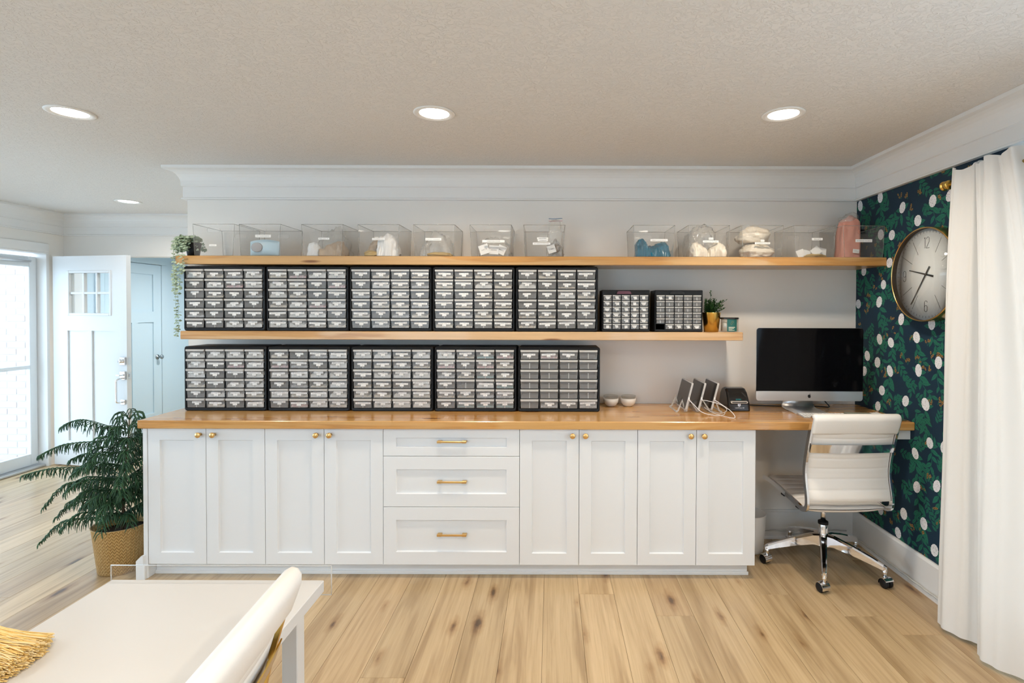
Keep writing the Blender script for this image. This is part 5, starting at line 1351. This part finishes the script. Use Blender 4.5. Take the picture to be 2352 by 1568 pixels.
def chair(loc, rot, base_rot, ms, label, swiv, drop=0.0):
    r = empty('office_chair', loc, (0, 0, rot)); tag(r, label, 'chair')
    for s_ in (-1, 1): obj('side_rail', ms['side_rail'], r, (s_ * 0.235, 0, -drop))
    for k in ('backrest', 'seat', 'head_cushion', 'lumbar_band', 'seat_mount'): obj(k, ms[k], r, (0, 0, -drop))
    for k in ('gas_column', 'column_cap'): obj(k, ms[k], r)
    for i in range(5):
        a = base_rot - rot + i * 2 * math.pi / 5
        arm = obj('base_arm', ms['base_arm'], r, None, (0, 0, a))
        c = obj('caster', ms['caster'], arm, (0.318, 0, 0), (0, 0, swiv[i]))
        h = obj('caster_hood', ms['caster_hood'], arm, (0.318, 0, 0), (0, 0, swiv[i]))
chair((1.625, 3.125, 0.0), R(1.5), R(28), chair_meshes(M_chrome), 'white ribbed office chair with chrome frame at the computer desk', [0.4, 1.5, 2.2, 0.8, 2.6])
chair((-0.905, 0.975, 0.0), R(94), R(10), chair_meshes(M_gold), 'white office chair with gold frame pulled up to the white table', [0.2, 1.1, 2.0, 0.5, 2.6], 0.05)

# ================================================================== WHITE TABLE WITH ACRYLIC EDGE GUARD, YELLOW TASSEL
tb = empty('white_table', (-0.97, 0.9, 0)); tag(tb, 'white table with a clear guard along its far edge', 'table')
tx0, tx1, ty0, ty1, tz = -0.308, 0.31, -0.85, 0.625, 0.742
M_tab = pm('table_laminate', (0.67, 0.665, 0.655), 0.33)
mb = MB(); mb.box(tx0, tx1, ty0, ty1, tz - 0.034, tz, 0, 0.002); mb.build('tabletop', M_tab, tb)
for (a, b) in ((tx0 + 0.02, ty0 + 0.03), (tx1 - 0.062, ty0 + 0.03), (tx0 + 0.02, ty1 - 0.122), (tx1 - 0.062, ty1 - 0.122)):
    mb = MB(); mb.box(a, a + 0.042, b, b + 0.042, 0, tz - 0.0345, 0, 0.002); mb.build('leg', M_tab, tb)
mb = MB(); mb.box(tx0 + 0.05, tx1 - 0.05, ty1 - 0.10, ty1 - 0.08, tz - 0.09, tz - 0.0345); mb.build('apron', M_tab, tb)
mb = MB(); mb.box(tx0 - 0.006, tx1 + 0.02, ty1 + 0.001, ty1 + 0.0065, tz - 0.045, tz + 0.04, 0, 0.001); gd = mb.build('edge_guard', M_clear, tb)
mb = MB(); c = [(tx0 - 0.006, tz + 0.04), (tx1 + 0.02, tz + 0.04), (tx1 + 0.02, tz - 0.045), (tx0 - 0.006, tz - 0.045)]
for i in range(4):
    a, b = c[i], c[(i + 1) % 4]; mb.tube([(a[0], ty1 + 0.0035, a[1]), (b[0], ty1 + 0.0035, b[1])], 0.0016, 5)
mb.build('guard_edge', clear('guard_edge', (0.9, 0.9, 0.89), 1.0, 0.05, (0.85, 0.85, 0.84), 0.45), gd)
# tassel
ts = empty('yarn_tassel', (-1.255, 1.14, tz)); tag(ts, 'mustard yellow yarn tassel lying on the left edge of the white table', 'tassel')
g = random.Random(9); cols = [pm('yarn_%d' % i, c_, 0.8) for i, c_ in enumerate(((0.90, 0.64, 0.25), (0.94, 0.75, 0.42), (0.82, 0.54, 0.17)))]
mb = MB()
for i in range(1700):
    a = g.uniform(0, math.pi); q = math.sqrt(g.random()); w = 0.088 * q * math.cos(a); h = 0.06 * q * math.sin(a)
    L_ = g.uniform(0.088, 0.115) * math.sqrt(max(0.3, 1 - (w / 0.11) ** 2))
    z0_ = 0.03 + 0.4 * (h - 0.02)
    p = [(-0.10, w * 0.42, z0_), (-0.03, w * 0.8 + g.uniform(-0.005, 0.005), 0.012 + h * 0.95 + 0.012), (0.04, w + g.uniform(-0.006, 0.006), 0.006 + h * 0.9), (L_, w * 1.12 + g.uniform(-0.012, 0.012), 0.002 + h * 0.7)]
    mb.tube(bez(p, 3), 0.0011, 4, g.choice((0, 0, 1, 1, 2)))
st = mb.build('yarn_strands', cols, ts, fix=False); tag(st, kind='stuff')
mb = MB(); mb.lathe([(0.0, -0.035), (0.03, -0.03), (0.047, 0.0), (0.03, 0.03), (0.0, 0.035)], 20, xf=Matrix.Translation((-0.125, 0, 0.04)) @ Matrix.Rotation(R(90), 4, 'Y') @ Matrix.Diagonal((0.8, 1, 1, 1))); mb.build('knot', cols[0], ts)

# ================================================================== WALL CLOCK
ck = empty('wall_clock', (RWX - 0.0008, 2.817, 1.7256), (R(90), 0, R(-90))); tag(ck, 'large round brass wall clock on the floral wallpaper', 'clock')
# local: x = right as seen from the room, y = up, z = out of the wall
mb = MB(); mb.lathe([(0.0, 0.0), (0.247, 0.0), (0.252, 0.004), (0.252, 0.068), (0.2495, 0.072), (0.2465, 0.072), (0.2448, 0.069)], 96, cap=False); mb.build('rim', pm('clock_brass', (0.66, 0.44, 0.16), 0.25, 1.0), ck)
mb = MB(); mb.lathe([(0.2447, 0.0695), (0.2447, 0.028), (0.2465, 0.028)], 96, cap=False); mb.build('rim_lining', pm('dark_bronze', (0.055, 0.036, 0.02), 0.45), ck)
mb = MB(); mb.lathe([(0.0, 0.0285), (0.2445, 0.0285), (0.2445, 0.030), (0.0, 0.030)], 72); dial = mb.build('dial', pm('dial_white', (0.94, 0.91, 0.88), 0.5), ck, (0, 0, 0.014))
M_dk = pm('clock_ink', (0.035, 0.03, 0.028), 0.5)
mb = MB()
for h_ in range(12):
    if h_ % 3 == 0: continue
    a = R(90 - 30 * h_); d = (math.cos(a), math.sin(a)); q = (-d[1] * 0.0011, d[0] * 0.0011)
    mb.prism([(d[0] * 0.128 + q[0], d[1] * 0.128 + q[1]), (d[0] * 0.212 + q[0], d[1] * 0.212 + q[1]), (d[0] * 0.212 - q[0], d[1] * 0.212 - q[1]), (d[0] * 0.128 - q[0], d[1] * 0.128 - q[1])], 0.0299, 0.0304, 'z')
mb.build('hour_mark', M_dk, dial)
mb = MB()
for m_ in range(60):
    a = R(6 * m_); d = (math.cos(a), math.sin(a)); q = (-d[1] * 0.0008, d[0] * 0.0008); r0 = 0.222
    mb.prism([(d[0] * r0 + q[0], d[1] * r0 + q[1]), (d[0] * 0.233 + q[0], d[1] * 0.233 + q[1]), (d[0] * 0.233 - q[0], d[1] * 0.233 - q[1]), (d[0] * r0 - q[0], d[1] * r0 - q[1])], 0.0299, 0.0304, 'z')
mb.build('minute_mark', M_dk, dial)
def numeral(strokes, cx, cy):
    """tall thin rounded numerals drawn as strokes"""
    mb = MB()
    for s_ in strokes:
        P_ = [(cx + a, cy + b, 0.0303) for a, b in s_]
        mb.tube(P_, 0.0013, 5, 0)
    mb.build('numeral', M_dk, dial)
w_, h_ = 0.0105, 0.029
top_ = arc((0, h_ - w_), w_, math.pi, 0, 8); bot_ = arc((0, -h_ + w_), w_, 0, -math.pi, 8)
two = [arc((0, h_ - w_), w_, math.pi, 0, 8) + [(w_, 0.006), (-w_, -h_)]]
numeral([[(-0.018, h_ - 0.006), (-0.012, h_)], [(-0.012, h_), (-0.012, -h_)], [(-w_ + 0.008, -h_), (w_ + 0.010, -h_)]] + [[(a + 0.009, b) for a, b in two[0]]], 0, 0.170)
numeral([arc((0, h_ - w_), w_, math.pi, 0, 8) + [(w_, 0.007), (w_ - 0.005, 0.001), (-0.002, 0.001), (w_ - 0.005, 0.001), (w_, -0.006)] + arc((0, -h_ + w_), w_, 0, -math.pi, 8)], 0.172, 0)
numeral([[(w_ * 0.9, h_ - 0.008)] + arc((0, h_ - w_), w_, 0.3, math.pi, 8) + [(-w_, -h_ + w_)] + arc((0, -h_ + w_), w_, math.pi, 2 * math.pi, 8) + [(w_, -0.004)] + arc((0, -0.006), w_, 0, math.pi, 6)], 0, -0.170)
numeral([[(-w_ * 0.9, -h_ + 0.008)] + arc((0, -h_ + w_), w_, math.pi + 0.3, 2 * math.pi, 8) + [(w_, h_ - w_)] + arc((0, h_ - w_), w_, 0, math.pi, 8) + [(-w_, 0.004)] + arc((0, 0.006), w_, math.pi, 2 * math.pi, 6)], -0.172, 0)
def hand_(name, ang, L_, tail, w, z):
    a = R(ang); M_ = Matrix.Rotation(a, 4, 'Z'); mb = MB()
    mb.prism([(-tail, -w), (L_, -w * 0.45), (L_, w * 0.45), (-tail, w)], z, z + 0.0015, 'z', xf=M_); mb.build(name, M_dk, ck, (0, 0, 0.009))
hand_('hour_hand', 90 - (9.6 * 30) + 5, 0.135, 0.055, 0.0052, 0.036)
hand_('minute_hand', 90 - 216 + 1, 0.195, 0.05, 0.0042, 0.039)
mb = MB(); mb.lathe([(0.0, 0.03), (0.006, 0.03), (0.006, 0.043), (0.0, 0.044)], 16); mb.build('hub', M_dk, ck, (0, 0, 0.009))
mb = MB(); mb.lathe([(0.0, 0.064), (0.2408, 0.064), (0.2408, 0.066), (0.0, 0.066)], 64); mb.build('cover_glass', M_glass, ck)

# ================================================================== CURTAIN AND ROD
def curtain_mat():
    m = bpy.data.materials.new('white_linen'); m.use_nodes = True
    t = m.node_tree; n, l = t.nodes, t.links; b = n['Principled BSDF']
    b.inputs['Base Color'].default_value = (0.89, 0.885, 0.865, 1); b.inputs['Roughness'].default_value = 0.85
    tl = n.new('ShaderNodeBsdfTranslucent'); tl.inputs[0].default_value = (0.92, 0.91, 0.89, 1)
    mx = n.new('ShaderNodeMixShader'); mx.inputs[0].default_value = 0.20
    tc = n.new('ShaderNodeTexCoord').outputs['Object']; no = noisen(n, l, mapping(n, l, tc, (300, 300, 300)), 1, 2)
    bp = n.new('ShaderNodeBump'); bp.inputs['Strength'].default_value = 0.08; bp.inputs['Distance'].default_value = 0.002; l.new(no, bp.inputs['Height']); l.new(bp.outputs[0], b.inputs['Normal'])
    l.new(b.outputs[0], mx.inputs[1]); l.new(tl.outputs[0], mx.inputs[2]); l.new(mx.outputs[0], n['Material Output'].inputs['Surface'])
    return m
mb = MB()
key_b = [(1.945, 2.58), (1.90, 2.565), (1.872, 2.51), (1.90, 2.43), (1.948, 2.385), (1.91, 2.345), (1.874, 2.295), (1.885, 2.22), (1.955, 2.14), (1.965, 2.08), (1.91, 2.02), (1.875, 1.95), (1.93, 1.86), (1.96, 1.80), (1.90, 1.73), (1.88, 1.66), (1.94, 1.58), (1.955, 1.50), (1.90, 1.44), (1.88, 1.36), (1.93, 1.28)]
key_t = [(1.985, 2.60), (1.952, 2.585), (1.95, 2.55), (1.962, 2.48), (1.985, 2.455), (1.945, 2.435), (1.955, 2.41), (1.945, 2.385), (1.962, 2.335), (1.945, 2.31), (1.95, 2.25), (1.985, 2.22), (1.945, 2.19), (1.955, 2.14), (1.945, 2.09), (1.98, 2.05), (1.945, 2.02), (1.955, 1.97), (1.945, 1.93), (1.98, 1.89), (1.95, 1.85)]
cb_ = bez([(a, b, 0) for a, b in key_b], 10); ct_ = bez([(a, b, 0) for a, b in key_t], 10)
NU = len(cb_) - 1
def curt(u, v, off=0.0):
    i = min(NU, int(round(u * NU))); k = v ** 0.75
    b, t = cb_[i], ct_[i]
    p = b.lerp(t, max(0.0, min(1.0, (v - 0.0) ** 2.2)))
    z = 0.018 + v * 2.198
    return (p.x + off + 0.005 * math.sin(u * 95 + 2.2 * v) * (0.35 + 0.65 * v) + 0.004 * math.sin(u * 151 - 3 * v + 1), p.y - 0.012 + 0.004 * math.sin(v * 9 + u * 20), z + 0.012 * v * math.sin(u * 40))
mb.grid(lambda u, v: curt(u, v), NU, 30)
mb.grid(lambda u, v: curt(u, v, 0.0025), NU, 30, flip=True)
cu = tag(mb.build('curtain', curtain_mat(), fix=False), 'white pleated floor length curtain at the right edge', 'curtain')
rd = empty('curtain_rod', (1.975, 2.64, 2.157)); tag(rd, 'brass curtain rod and finial at the top of the curtain', 'curtain rod')
mb = MB(); mb.tube([(0, 0.0, 0), (0, -2.1, 0)], 0.0095, 16); mb.build('rod', M_gold, rd)
mb = MB(); mb.lathe([(0.0, 0.0), (0.021, 0.0), (0.023, 0.004), (0.023, 0.02), (0.019, 0.024), (0.019, 0.03), (0.024, 0.034), (0.024, 0.04), (0.014, 0.05), (0.0, 0.052)], 28, xf=Matrix.Translation((0, -0.02, 0)) @ Matrix.Rotation(R(-90), 4, 'X')); mb.build('finial', M_gold, rd)
mb = MB(); mb.box(0, RWX - 1.975 - 0.0012, -0.10, -0.085, -0.012, 0.012, 0, 0.002); mb.build('wall_bracket', M_gold, rd)
